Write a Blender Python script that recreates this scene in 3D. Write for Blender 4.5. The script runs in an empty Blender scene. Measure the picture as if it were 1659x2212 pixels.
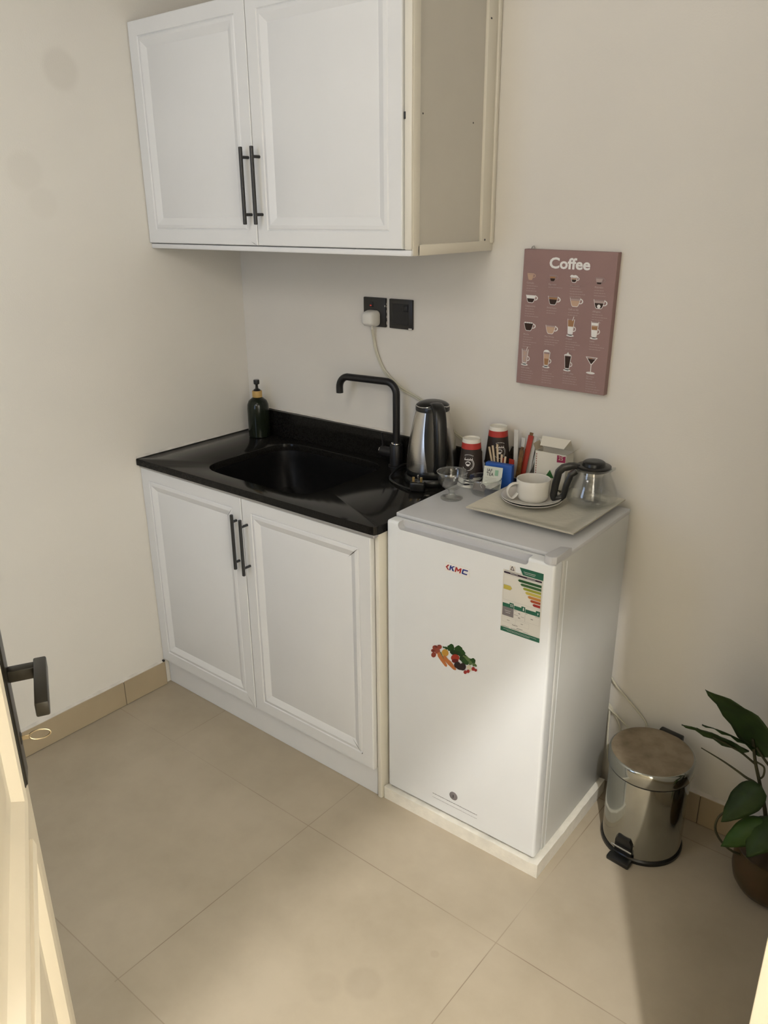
import bpy, bmesh, math, random
from mathutils import Vector, Matrix, noise
random.seed(7)
PI = math.pi
scene = bpy.context.scene
col = scene.collection

# ---------------------------------------------------------------- camera
cam_d = bpy.data.cameras.new('camera')
cam = bpy.data.objects.new('camera', cam_d)
col.objects.link(cam)
scene.camera = cam
YAW, PITCH, ROLL = 0.6850, -0.3596, -0.0084
FPX = 1721.1
cam_d.sensor_fit = 'VERTICAL'
cam_d.sensor_height = 24.0
cam_d.sensor_width = 18.0
cam_d.lens = FPX / 2212 * 24.0
cam_d.clip_start = 0.01
cam_d.clip_end = 60
fwd = Vector((-math.sin(YAW) * math.cos(PITCH), math.cos(YAW) * math.cos(PITCH), math.sin(PITCH)))
rt = Vector((math.cos(YAW), math.sin(YAW), 0))
up = rt.cross(fwd)
r2 = math.cos(ROLL) * rt + math.sin(ROLL) * up
u2 = -math.sin(ROLL) * rt + math.cos(ROLL) * up
cam.matrix_world = Matrix(((r2.x, u2.x, -fwd.x, 2.1908), (r2.y, u2.y, -fwd.y, -1.9138), (r2.z, u2.z, -fwd.z, 1.5895), (0, 0, 0, 1)))

# ---------------------------------------------------------------- world, lights, exposure
scene.view_settings.view_transform = 'Standard'
scene.view_settings.look = 'None'
scene.view_settings.gamma = 1.0
scene.view_settings.use_curve_mapping = False
scene.view_settings.exposure = 0.0
w = bpy.data.worlds.new('world')
scene.world = w
w.use_nodes = True
w.node_tree.nodes['Background'].inputs[0].default_value = (0.75, 0.82, 1.0, 1)
w.node_tree.nodes['Background'].inputs[1].default_value = 0.15

def lamp(name, kind, loc, energy, colour, rot=(0, 0, 0), size=None, size_y=None, radius=None):
    d = bpy.data.lights.new(name, kind)
    d.energy = energy
    d.color = colour
    if kind == 'AREA':
        d.shape = 'RECTANGLE'
        d.size = size
        d.size_y = size_y
    if radius is not None:
        d.shadow_soft_size = radius
    o = bpy.data.objects.new(name, d)
    o.location = loc
    o.rotation_euler = rot
    col.objects.link(o)
    return o
# ceiling spot of the corridor behind the doorway: its beam falls through the doorway on floor and fridge
lamp('corridor_downlight', 'POINT', (2.71, -2.14, 2.66), 228.0, (1.0, 0.985, 0.965), radius=0.026)
# daylight of the window in the front wall, behind the open door leaf
lamp('window_daylight', 'AREA', (0.62, -2.335, 1.45), 5.0, (0.55, 0.70, 1.0), rot=(math.radians(90), 0, 0), size=0.42, size_y=1.05)
# added soft fill lights for the room: high at the front, and overhead
lamp('room_front_fill', 'AREA', (1.35, -2.25, 2.28), 10.0, (1.0, 0.955, 0.93), rot=(math.radians(84), 0, 0), size=1.1, size_y=0.45)
lamp('room_overhead_fill', 'AREA', (1.2, -1.5, 2.70), 2.0, (0.95, 1.0, 0.85), size=0.4, size_y=0.4)
# added fill light from the corridor's far side, where no window is built
lamp('corridor_fill', 'AREA', (3.5, -1.6, 1.25), 11.5, (0.84, 1.0, 0.98), rot=(0, math.radians(90), 0), size=1.2, size_y=1.2)

# ---------------------------------------------------------------- materials
def mat(name, rgb, rough=0.5, metal=0.0, spec=0.5, var=0.0, vscale=8.0, bump=0.0, bscale=60.0, trans=0.0, ior=1.45, coat=0.0, rgb2=None, emit=None):
    m = bpy.data.materials.new(name)
    m.use_nodes = True
    nt = m.node_tree
    b = nt.nodes['Principled BSDF']
    b.inputs['Base Color'].default_value = (*rgb, 1)
    b.inputs['Roughness'].default_value = rough
    b.inputs['Metallic'].default_value = metal
    b.inputs['Specular IOR Level'].default_value = spec
    b.inputs['IOR'].default_value = ior
    b.inputs['Transmission Weight'].default_value = trans
    b.inputs['Coat Weight'].default_value = coat
    if emit:
        b.inputs['Emission Color'].default_value = (*emit[0], 1)
        b.inputs['Emission Strength'].default_value = emit[1]
    tc = nt.nodes.new('ShaderNodeTexCoord')
    if var > 0:
        n = nt.nodes.new('ShaderNodeTexNoise')
        n.inputs['Scale'].default_value = vscale
        n.inputs['Detail'].default_value = 5
        nt.links.new(tc.outputs['Object'], n.inputs['Vector'])
        mx = nt.nodes.new('ShaderNodeMix')
        mx.data_type = 'RGBA'
        c2 = rgb2 if rgb2 else tuple(c * (1 - var) for c in rgb)
        mx.inputs['A'].default_value = (*rgb, 1)
        mx.inputs['B'].default_value = (*c2, 1)
        mr = nt.nodes.new('ShaderNodeMapRange')
        mr.inputs[1].default_value = 0.35
        mr.inputs[2].default_value = 0.7
        nt.links.new(n.outputs['Fac'], mr.inputs[0])
        nt.links.new(mr.outputs[0], mx.inputs['Factor'])
        nt.links.new(mx.outputs['Result'], b.inputs['Base Color'])
    if bump > 0:
        n2 = nt.nodes.new('ShaderNodeTexNoise')
        n2.inputs['Scale'].default_value = bscale
        n2.inputs['Detail'].default_value = 3
        nt.links.new(tc.outputs['Object'], n2.inputs['Vector'])
        bp = nt.nodes.new('ShaderNodeBump')
        bp.inputs['Strength'].default_value = bump
        bp.inputs['Distance'].default_value = 0.002
        nt.links.new(n2.outputs['Fac'], bp.inputs['Height'])
        nt.links.new(bp.outputs['Normal'], b.inputs['Normal'])
    return m

def glass_mat(name, rgb, rough=0.02, tint_alpha=0.25, spec=0.5):
    # thin clear glass or plastic: mostly transparent with a fresnel gloss
    m = bpy.data.materials.new(name)
    m.use_nodes = True
    nt = m.node_tree
    for n in list(nt.nodes):
        nt.nodes.remove(n)
    out = nt.nodes.new('ShaderNodeOutputMaterial')
    tr = nt.nodes.new('ShaderNodeBsdfTransparent')
    tr.inputs[0].default_value = (*rgb, 1)
    gl = nt.nodes.new('ShaderNodeBsdfGlossy')
    gl.inputs[0].default_value = (0.9, 0.9, 0.9, 1)
    gl.inputs['Roughness'].default_value = rough
    lw = nt.nodes.new('ShaderNodeLayerWeight')
    lw.inputs[0].default_value = 0.28
    mr = nt.nodes.new('ShaderNodeMapRange')
    mr.inputs[3].default_value = tint_alpha * 0.25
    mr.inputs[4].default_value = tint_alpha * 2.2
    nz = nt.nodes.new('ShaderNodeTexNoise')
    nz.inputs['Scale'].default_value = 30
    tc = nt.nodes.new('ShaderNodeTexCoord')
    nt.links.new(tc.outputs['Object'], nz.inputs['Vector'])
    bp = nt.nodes.new('ShaderNodeBump')
    bp.inputs['Strength'].default_value = 0.08
    nt.links.new(nz.outputs['Fac'], bp.inputs['Height'])
    nt.links.new(bp.outputs['Normal'], gl.inputs['Normal'])
    mx = nt.nodes.new('ShaderNodeMixShader')
    nt.links.new(lw.outputs['Facing'], mr.inputs[0])
    nt.links.new(mr.outputs[0], mx.inputs[0])
    nt.links.new(tr.outputs[0], mx.inputs[1])
    nt.links.new(gl.outputs[0], mx.inputs[2])
    nt.links.new(mx.outputs[0], out.inputs[0])
    return m

M = {}
M['wall'] = mat('wall_paint', (0.765, 0.73, 0.665), 0.75, spec=0.3, var=0.05, vscale=1.6, bump=0.15, bscale=220)
M['ceiling'] = mat('ceiling_paint', (0.75, 0.72, 0.66), 0.8, var=0.03)
M['cabinet'] = mat('cabinet_foil', (0.765, 0.765, 0.755), 0.38, spec=0.45, var=0.03, vscale=5, bump=0.03, bscale=300)
M['cabinet_side'] = mat('cabinet_side_panel', (0.62, 0.59, 0.52), 0.5, var=0.05, vscale=5)
M['profile'] = mat('cream_profile', (0.75, 0.71, 0.61), 0.4, var=0.03)
M['alu'] = mat('grey_strip', (0.42, 0.41, 0.40), 0.35, metal=0.5, var=0.05)
M['interior'] = mat('cabinet_inside', (0.55, 0.53, 0.49), 0.7, var=0.03)
M['gap'] = mat('dark_gap', (0.03, 0.028, 0.025), 0.8, var=0.1)
M['granite'] = mat('black_granite', (0.008, 0.007, 0.006), 0.12, spec=0.15, var=0.4, vscale=220, rgb2=(0.016, 0.015, 0.013))
M['sink'] = mat('black_sink', (0.004, 0.004, 0.004), 0.42, spec=0.22, var=0.3, vscale=80, rgb2=(0.007, 0.006, 0.006))
M['caulk'] = mat('white_caulk', (0.66, 0.62, 0.56), 0.7, var=0.15, vscale=30)
M['matt_black'] = mat('matt_black', (0.013, 0.012, 0.012), 0.38, var=0.2, vscale=20)
M['handle'] = mat('handle_black', (0.022, 0.020, 0.018), 0.34, spec=0.55, var=0.2, vscale=20)
M['handle_grey'] = mat('handle_dull_black', (0.028, 0.030, 0.032), 0.3, metal=0.2, spec=0.9, var=0.2)
M['brass'] = mat('brass', (0.62, 0.46, 0.20), 0.3, metal=0.9, var=0.1)
M['chrome'] = mat('chrome', (0.75, 0.74, 0.72), 0.12, metal=1.0, var=0.05)
M['plastic_black'] = mat('black_plastic', (0.010, 0.010, 0.009), 0.28, var=0.2)
M['plastic_white'] = mat('white_plastic', (0.74, 0.72, 0.66), 0.35, var=0.04)
M['cord'] = mat('cream_cord', (0.62, 0.59, 0.47), 0.5, var=0.08)
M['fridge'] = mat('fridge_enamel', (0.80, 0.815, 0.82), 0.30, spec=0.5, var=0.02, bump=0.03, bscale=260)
M['fridge_side'] = mat('fridge_shaded_enamel', (0.60, 0.60, 0.57), 0.4, var=0.03, bump=0.05, bscale=260)  # darker copy of the door enamel, side shade put into the colour
M['fridge_top'] = mat('fridge_top_laminate', (0.60, 0.60, 0.60), 0.34, var=0.06, vscale=10)
M['fridge_grey'] = mat('hinge_grey_grip_shade', (0.55, 0.55, 0.56), 0.4, var=0.03)  # shade of the enamel grip put into this grey; hinge cover shares it
M['gasket'] = mat('door_gasket', (0.36, 0.35, 0.32), 0.6, var=0.1)
M['foam'] = mat('white_foam', (0.80, 0.76, 0.66), 0.75, var=0.1, vscale=40, bump=0.5, bscale=180)
M['ceramic'] = mat('white_ceramic', (0.74, 0.71, 0.64), 0.18, spec=0.5, var=0.03)
M['ceramic_plate'] = mat('cream_textured_ceramic', (0.66, 0.63, 0.53), 0.22, var=0.1, vscale=12, bump=0.35, bscale=90)
M['gilt'] = mat('gilt_edge', (0.52, 0.44, 0.32), 0.4, metal=0.2, var=0.1)
M['red'] = mat('cup_red', (0.42, 0.035, 0.025), 0.5, var=0.08)
M['cupbrown'] = mat('cup_brown', (0.028, 0.019, 0.014), 0.5, var=0.15)
M['cupwhite'] = mat('cup_paper', (0.78, 0.75, 0.66), 0.55, var=0.04)
M['print_white'] = mat('print_white', (0.82, 0.80, 0.77), 0.5, var=0.03)
M['print_black'] = mat('print_black', (0.02, 0.018, 0.018), 0.5, var=0.1)
M['wood'] = mat('birch_wood', (0.62, 0.48, 0.31), 0.6, var=0.15, vscale=30)
M['blue'] = mat('packet_blue', (0.02, 0.10, 0.42), 0.4, var=0.1)
M['sachet_red'] = mat('sachet_red', (0.40, 0.04, 0.02), 0.4, var=0.2, vscale=60)
M['sachet_dark'] = mat('sachet_brown', (0.10, 0.05, 0.02), 0.4, var=0.3, vscale=60, rgb2=(0.25, 0.13, 0.04))
M['sachet_white'] = mat('sachet_white', (0.68, 0.66, 0.60), 0.45, var=0.1, vscale=60)
M['teapaper'] = mat('tea_sachet_paper', (0.64, 0.66, 0.58), 0.6, var=0.05)
M['card'] = mat('white_card', (0.74, 0.70, 0.60), 0.6, var=0.05)
M['kraft'] = mat('card_inside', (0.52, 0.44, 0.32), 0.75, var=0.1)
M['magenta'] = mat('badge_magenta', (0.30, 0.02, 0.07), 0.5, var=0.05)
M['green'] = mat('print_green', (0.03, 0.14, 0.03), 0.5, var=0.1)
M['mint'] = mat('print_mint', (0.25, 0.45, 0.30), 0.5, var=0.1)
M['glass'] = glass_mat('clear_glass', (0.97, 0.975, 0.97), 0.03, 0.20)
M['thick_glass'] = glass_mat('pressed_glass', (0.92, 0.94, 0.93), 0.05, 0.40)
M['acrylic'] = glass_mat('smoky_acrylic', (0.55, 0.52, 0.48), 0.08, 0.25)
M['bamboo'] = mat('bamboo_collar', (0.55, 0.36, 0.12), 0.5, var=0.15, vscale=40)
M['green_glass'] = mat('dark_green_glass', (0.012, 0.016, 0.009), 0.14, spec=0.4, var=0.2)
M['steel'] = mat('polished_steel', (0.44, 0.445, 0.41), 0.10, metal=1.0, var=0.08, vscale=4)
M['binlid'] = mat('dull_steel_lid', (0.31, 0.25, 0.175), 0.45, metal=0.45, var=0.35, vscale=22, rgb2=(0.19, 0.145, 0.09))
M['leaf'] = mat('plant_leaf', (0.034, 0.062, 0.013), 0.5, spec=0.3, var=0.5, vscale=14, rgb2=(0.016, 0.030, 0.008), bump=0.2, bscale=50)
M['leaf_light'] = mat('plant_leaf_light', (0.045, 0.085, 0.014), 0.5, spec=0.3, var=0.5, vscale=14, rgb2=(0.025, 0.07, 0.010))
M['stem'] = mat('plant_stem', (0.06, 0.055, 0.02), 0.6, var=0.4, vscale=30)
M['pot'] = mat('brown_pot', (0.075, 0.042, 0.017), 0.35, var=0.4, vscale=14, rgb2=(0.05, 0.035, 0.012))
M['soil'] = mat('soil', (0.03, 0.02, 0.012), 0.9, var=0.4, vscale=60, bump=0.8, bscale=80)
M['tile_skirt'] = mat('beige_skirting_tile', (0.44, 0.355, 0.235), 0.42, var=0.10, vscale=5)
M['grout'] = mat('grout', (0.16, 0.125, 0.085), 0.9, var=0.2)
M['door_paint'] = mat('cream_door_paint', (0.72, 0.64, 0.50), 0.42, var=0.05, vscale=6, bump=0.08, bscale=60)
M['lock_black'] = mat('lock_dark_bronze', (0.030, 0.026, 0.018), 0.32, metal=0.4, var=0.2)
M['canvas'] = mat('mauve_canvas', (0.315, 0.200, 0.187), 0.8, var=0.06, vscale=10, bump=0.3, bscale=700)
M['canvas_txt'] = mat('pale_mauve_print', (0.47, 0.36, 0.33), 0.8, var=0.05)
M['coffee_dark'] = mat('print_coffee', (0.035, 0.018, 0.012), 0.8, var=0.05)
M['coffee_mid'] = mat('print_caramel', (0.36, 0.19, 0.09), 0.8, var=0.05)
M['coffee_light'] = mat('print_latte', (0.55, 0.37, 0.26), 0.8, var=0.05)
M['glassy_mauve'] = mat('print_glass_mauve', (0.33, 0.24, 0.23), 0.8, var=0.05)
M['led'] = mat('red_indicator', (0.5, 0.02, 0.01), 0.4, emit=((1.0, 0.06, 0.03), 0.6))
M['lab'] = mat('label_paper', (0.70, 0.68, 0.62), 0.4, var=0.02)
M['key'] = mat('key_metal', (0.45, 0.37, 0.24), 0.3, metal=0.9, var=0.1)
for k, c in dict(p_teal=(0.022, 0.125, 0.075), p_g1=(0.02, 0.085, 0.028), p_g2=(0.045, 0.12, 0.04), p_g3=(0.30, 0.32, 0.04), p_y=(0.56, 0.46, 0.09), p_o=(0.52, 0.22, 0.05), p_r1=(0.38, 0.07, 0.025), p_r2=(0.34, 0.025, 0.02), p_grey=(0.20, 0.18, 0.18), p_dark=(0.035, 0.018, 0.035), p_line=(0.45, 0.43, 0.40),
                 v_green=(0.018, 0.065, 0.013), v_dgreen=(0.012, 0.035, 0.010), v_lgreen=(0.11, 0.17, 0.06), v_tom=(0.29, 0.055, 0.035), v_tom2=(0.32, 0.08, 0.05), v_dtom=(0.12, 0.025, 0.02), v_yellow=(0.56, 0.30, 0.05), v_carrot=(0.50, 0.17, 0.05), v_red=(0.34, 0.035, 0.018), v_dred=(0.12, 0.012, 0.010), v_egg=(0.022, 0.014, 0.014), v_garlic=(0.62, 0.55, 0.40), v_berry=(0.33, 0.03, 0.025), k_red=(0.42, 0.03, 0.03), k_blue=(0.02, 0.035, 0.22)).items():
    M[k] = mat('print_' + k, c, 0.4, var=0.08, vscale=30)

def floor_material():
    m = bpy.data.materials.new('floor_tiles')
    m.use_nodes = True
    nt = m.node_tree
    b = nt.nodes['Principled BSDF']
    L = nt.links.new
    geo = nt.nodes.new('ShaderNodeNewGeometry')
    sep = nt.nodes.new('ShaderNodeSeparateXYZ')
    L(geo.outputs['Position'], sep.inputs[0])
    def mth(op, a, bb=None, c=None):
        n = nt.nodes.new('ShaderNodeMath')
        n.operation = op
        for i, v in enumerate((a, bb, c)):
            if v is None:
                continue
            if isinstance(v, (int, float)):
                n.inputs[i].default_value = v
            else:
                L(v, n.inputs[i])
        return n.outputs[0]
    P = 0.605
    u = mth('DIVIDE', mth('ADD', sep.outputs[0], P * 10 - 0.303), P)
    v = mth('DIVIDE', mth('ADD', sep.outputs[1], P * 10 + 0.0815), P)
    fu, fv = mth('FRACT', u), mth('FRACT', v)
    du = mth('MINIMUM', fu, mth('SUBTRACT', 1.0, fu))
    dv = mth('MINIMUM', fv, mth('SUBTRACT', 1.0, fv))
    d = mth('MINIMUM', du, dv)
    # long tiles: some cross joints are missing
    gx, gy = sep.outputs[0], sep.outputs[1]
    miss = mth('MAXIMUM', mth('MULTIPLY', mth('LESS_THAN', gx, 0.6), mth('LESS_THAN', gy, -0.695)), mth('MULTIPLY', mth('LESS_THAN', gy, -1.30), mth('LESS_THAN', gx, 1.2)))
    du = mth('ADD', du, miss)
    d = mth('MINIMUM', du, dv)
    line = mth('LESS_THAN', d, 0.0019)
    cmb = nt.nodes.new('ShaderNodeCombineXYZ')
    L(mth('FLOOR', u), cmb.inputs[0])
    L(mth('FLOOR', v), cmb.inputs[1])
    wn = nt.nodes.new('ShaderNodeTexWhiteNoise')
    L(cmb.outputs[0], wn.inputs['Vector'])
    n1 = nt.nodes.new('ShaderNodeTexNoise')
    n1.inputs['Scale'].default_value = 3.2
    n1.inputs['Detail'].default_value = 8
    n1.inputs['Roughness'].default_value = 0.62
    L(geo.outputs['Position'], n1.inputs['Vector'])
    f = mth('ADD', mth('MULTIPLY', n1.outputs['Fac'], 0.9), mth('MULTIPLY', wn.outputs['Value'], 0.12))
    cr = nt.nodes.new('ShaderNodeValToRGB')
    e = cr.color_ramp.elements
    e[0].position = 0.32
    e[0].color = (0.350, 0.294, 0.212, 1)
    e[1].position = 0.68
    e[1].color = (0.435, 0.371, 0.276, 1)
    L(f, cr.inputs[0])
    # grout only shows in patches, elsewhere it is almost the tile's colour
    n2 = nt.nodes.new('ShaderNodeTexNoise')
    n2.inputs['Scale'].default_value = 2.3
    L(geo.outputs['Position'], n2.inputs['Vector'])
    mr = nt.nodes.new('ShaderNodeMapRange')
    mr.inputs[1].default_value = 0.38
    mr.inputs[2].default_value = 0.6
    mr.inputs[3].default_value = 0.06
    mr.inputs[4].default_value = 0.55
    L(n2.outputs['Fac'], mr.inputs[0])
    mx = nt.nodes.new('ShaderNodeMix')
    mx.data_type = 'RGBA'
    L(mth('MULTIPLY', line, mr.outputs[0]), mx.inputs['Factor'])
    L(cr.outputs[0], mx.inputs['A'])
    mx.inputs['B'].default_value = (0.13, 0.085, 0.055, 1)
    L(mx.outputs['Result'], b.inputs['Base Color'])
    b.inputs['Roughness'].default_value = 0.5
    b.inputs['Specular IOR Level'].default_value = 0.35
    bp = nt.nodes.new('ShaderNodeBump')
    bp.inputs['Strength'].default_value = 0.3
    bp.inputs['Distance'].default_value = 0.002
    L(mth('SUBTRACT', 1.0, line), bp.inputs['Height'])
    L(bp.outputs['Normal'], b.inputs['Normal'])
    return m
def blobs(m, spots, strength):
    # soft round smudges on the surface, in world metres
    nt = m.node_tree
    b = nt.nodes['Principled BSDF']
    src = b.inputs['Base Color'].links[0].from_socket
    geo = nt.nodes.new('ShaderNodeNewGeometry')
    acc = None
    for p, r, k in spots:
        vd = nt.nodes.new('ShaderNodeVectorMath')
        vd.operation = 'DISTANCE'
        nt.links.new(geo.outputs['Position'], vd.inputs[0])
        vd.inputs[1].default_value = p
        mr = nt.nodes.new('ShaderNodeMapRange')
        mr.interpolation_type = 'SMOOTHSTEP'
        mr.inputs[1].default_value = r * 0.6
        mr.inputs[2].default_value = r
        mr.inputs[3].default_value = k * strength
        mr.inputs[4].default_value = 0.0
        nt.links.new(vd.outputs['Value'], mr.inputs[0])
        if acc is None:
            acc = mr.outputs[0]
        else:
            a = nt.nodes.new('ShaderNodeMath')
            a.operation = 'MAXIMUM'
            nt.links.new(acc, a.inputs[0])
            nt.links.new(mr.outputs[0], a.inputs[1])
            acc = a.outputs[0]
    mx = nt.nodes.new('ShaderNodeMix')
    mx.data_type = 'RGBA'
    mx.inputs['B'].default_value = (0.30, 0.26, 0.20, 1) if m.name != 'floor_tiles' else (0.16, 0.12, 0.09, 1)
    nt.links.new(acc, mx.inputs['Factor'])
    nt.links.new(src, mx.inputs['A'])
    nt.links.new(mx.outputs['Result'], b.inputs['Base Color'])
    return m
M['floor'] = blobs(floor_material(), (((1.340, -0.958, 0.0), 0.050, 1.0), ((1.28, -1.02, 0.0), 0.045, 0.6), ((1.42, -0.80, 0.0), 0.012, 0.8)), 0.12)
M['wall_smudged'] = blobs(mat('smudged_wall_paint', (0.765, 0.73, 0.665), 0.75, spec=0.3, var=0.05, vscale=1.6, bump=0.15, bscale=220), (((0.0, -0.585, 1.955), 0.062, 1.0), ((0.0, -0.73, 1.70), 0.06, 0.5), ((0.0, -0.69, 1.62), 0.05, 0.35)), 0.14)

def brushed_material():
    m = mat('brushed_steel', (0.60, 0.575, 0.53), 0.24, metal=1.0)
    nt = m.node_tree
    b = nt.nodes['Principled BSDF']
    tc = nt.nodes.new('ShaderNodeTexCoord')
    mp = nt.nodes.new('ShaderNodeMapping')
    mp.inputs['Scale'].default_value = (6, 6, 900)
    n = nt.nodes.new('ShaderNodeTexNoise')
    n.inputs['Scale'].default_value = 1.0
    nt.links.new(tc.outputs['Object'], mp.inputs[0])
    nt.links.new(mp.outputs[0], n.inputs['Vector'])
    bp = nt.nodes.new('ShaderNodeBump')
    bp.inputs['Strength'].default_value = 0.12
    bp.inputs['Distance'].default_value = 0.0005
    nt.links.new(n.outputs['Fac'], bp.inputs['Height'])
    nt.links.new(bp.outputs['Normal'], b.inputs['Normal'])
    return m
M['brushed'] = brushed_material()

# ---------------------------------------------------------------- mesh helpers
class MB:
    def __init__(self):
        self.v = []
        self.f = []
        self.mi = []
        self.cur = 0
    def add(self, vs, fs, mi=None, tf=None):
        o = len(self.v)
        for p in vs:
            p = Vector(p)
            if tf is not None:
                p = tf @ p
            self.v.append(p)
        for f in fs:
            self.f.append([i + o for i in f])
            self.mi.append(self.cur if mi is None else mi)
        return self
    def box(self, x0, x1, y0, y1, z0, z1, bev=0.0, seg=2, tf=None, mi=None):
        bm = bmesh.new()
        bmesh.ops.create_cube(bm, size=1.0)
        for v in bm.verts:
            v.co = Vector(((x0 + x1) / 2 + v.co.x * (x1 - x0), (y0 + y1) / 2 + v.co.y * (y1 - y0), (z0 + z1) / 2 + v.co.z * (z1 - z0)))
        if bev > 0:
            bmesh.ops.bevel(bm, geom=bm.edges[:], offset=bev, segments=seg, affect='EDGES', profile=0.5)
        bm.verts.ensure_lookup_table()
        self.add([v.co.copy() for v in bm.verts], [[v.index for v in f.verts] for f in bm.faces], mi, tf)
        bm.free()
        return self
    def loft(self, rings, cap0=True, cap1=True, close=True, mi=None, tf=None):
        n = len(rings[0])
        vs = [p for r in rings for p in r]
        fs = []
        for k in range(len(rings) - 1):
            for i in range(n if close else n - 1):
                j = (i + 1) % n
                fs.append([k * n + i, k * n + j, (k + 1) * n + j, (k + 1) * n + i])
        if cap0:
            fs.append(list(range(n))[::-1])
        if cap1:
            fs.append([(len(rings) - 1) * n + i for i in range(n)])
        return self.add(vs, fs, mi, tf)
    def lathe(self, prof, seg=40, cx=0, cy=0, cap0=True, cap1=True, mi=None, tf=None):
        rings = [[(cx + r * math.cos(2 * PI * i / seg), cy + r * math.sin(2 * PI * i / seg), z) for i in range(seg)] for r, z in prof]
        return self.loft(rings, cap0, cap1, mi=mi, tf=tf)
    def tube(self, pts, r, seg=12, cap=True, mi=None, tf=None, flat=1.0):
        pts = [Vector(p) for p in pts]
        n = len(pts)
        rr = r if isinstance(r, (list, tuple)) else [r] * n
        rings = []
        prev = None
        for i, p in enumerate(pts):
            t = (pts[min(i + 1, n - 1)] - pts[max(i - 1, 0)]).normalized()
            if prev is None:
                a = Vector((0, 0, 1)) if abs(t.z) < 0.9 else Vector((1, 0, 0))
                s = t.cross(a).normalized()
            else:
                s = (prev - t * prev.dot(t)).normalized()
            prev = s
            q = t.cross(s).normalized()
            rings.append([p + s * (rr[i] * math.cos(2 * PI * k / seg)) + q * (rr[i] * flat * math.sin(2 * PI * k / seg)) for k in range(seg)])
        return self.loft(rings, cap, cap, mi=mi, tf=tf)
    def prism(self, poly, d, tf=None, mi=None):
        # poly in the local XZ plane at y=0, front faces -Y, thickness d towards +Y
        n = len(poly)
        a = sum(poly[i][0] * poly[(i + 1) % n][1] - poly[(i + 1) % n][0] * poly[i][1] for i in range(n))
        if a < 0:
            poly = poly[::-1]
        vs = [(x, 0, z) for x, z in poly] + [(x, d, z) for x, z in poly]
        fs = [list(range(n)), [n + i for i in range(n)][::-1]]
        fs += [[(i + 1) % n, i, n + i, n + (i + 1) % n] for i in range(n)]
        return self.add(vs, fs, mi, tf)
    def flat(self, poly, y, tf=None, mi=None):
        n = len(poly)
        a = sum(poly[i][0] * poly[(i + 1) % n][1] - poly[(i + 1) % n][0] * poly[i][1] for i in range(n))
        if a < 0:
            poly = poly[::-1]
        return self.add([(x, y, z) for x, z in poly], [list(range(n))], mi, tf)
    def text(self, s, size, x, z, y, mi=None, tf=None, bold=0.0, shear=0.0, align='LEFT', sx=1.0):
        c = bpy.data.curves.new('t', 'FONT')
        c.body = s
        c.size = size
        c.offset = bold
        c.shear = shear
        c.align_x = align
        c.resolution_u = 3
        o = bpy.data.objects.new('t', c)
        col.objects.link(o)
        dg = bpy.context.evaluated_depsgraph_get()
        me = bpy.data.meshes.new_from_object(o.evaluated_get(dg))
        vs = [(x + v.co.x * sx, y, z + v.co.y) for v in me.vertices]
        fs = [list(p.vertices) for p in me.polygons]
        bpy.data.objects.remove(o)
        bpy.data.curves.remove(c)
        bpy.data.meshes.remove(me)
        return self.add(vs, fs, mi, tf)
    def build(self, name, mats, parent=None, smooth=True, angle=38, loc=None):
        me = bpy.data.meshes.new(name)
        me.from_pydata([tuple(v) for v in self.v], [], self.f)
        if not isinstance(mats, (list, tuple)):
            mats = [mats]
        for m in mats:
            me.materials.append(m if not isinstance(m, str) else M[m])
        me.polygons.foreach_set('material_index', self.mi)
        me.update()
        if smooth:
            me.polygons.foreach_set('use_smooth', [True] * len(me.polygons))
            me.set_sharp_from_angle(angle=math.radians(angle))
        o = bpy.data.objects.new(name, me)
        col.objects.link(o)
        if parent is not None:
            o.parent = parent
        if loc is not None:
            o.location = loc
        return o

def thing(name, label, cat, loc=(0, 0, 0), rz=0.0, group=None, rot=None):
    o = bpy.data.objects.new(name, None)
    o.empty_display_size = 0.03
    col.objects.link(o)
    o.location = loc
    o.rotation_euler = rot if rot else (0, 0, rz)
    return tag(o, label, cat, group)
def tag(o, label=None, cat=None, group=None):
    if label:
        o['label'] = label
    if cat:
        o['category'] = cat
    if group:
        o['group'] = group
    return o
def struct(o):
    o['kind'] = 'structure'
    return o
def copy_tree(o, parent=None):
    c = o.copy()
    col.objects.link(c)
    c.parent = parent
    for ch in list(o.children):
        copy_tree(ch, c)
    return c
def rring(x0, x1, z0, z1, y):
    return [(x0, y, z0), (x1, y, z0), (x1, y, z1), (x0, y, z1)]
def sup(a, b, n, cx, cy, z, seg=64):
    out = []
    for i in range(seg):
        t = 2 * PI * i / seg
        c, s = math.cos(t), math.sin(t)
        k = (abs(c / a) ** n + abs(s / b) ** n) ** (-1 / n)
        out.append((cx + k * c, cy + k * s, z))
    return out
def arc(cx, cz, r, a0, a1, n=8):
    return [(cx + r * math.cos(math.radians(a0 + (a1 - a0) * i / n)), cz + r * math.sin(math.radians(a0 + (a1 - a0) * i / n))) for i in range(n + 1)]
def smooth_path(pts, n=8):
    P = [Vector(p) for p in pts]
    P = [2 * P[0] - P[1]] + P + [2 * P[-1] - P[-2]]
    out = []
    for i in range(1, len(P) - 2):
        for k in range(n):
            t = k / n
            a, b, c, d = P[i - 1], P[i], P[i + 1], P[i + 2]
            out.append(0.5 * ((2 * b) + (c - a) * t + (2 * a - 5 * b + 4 * c - d) * t * t + (3 * b - a - 3 * c + d) * t ** 3))
    out.append(P[-2])
    return out

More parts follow.
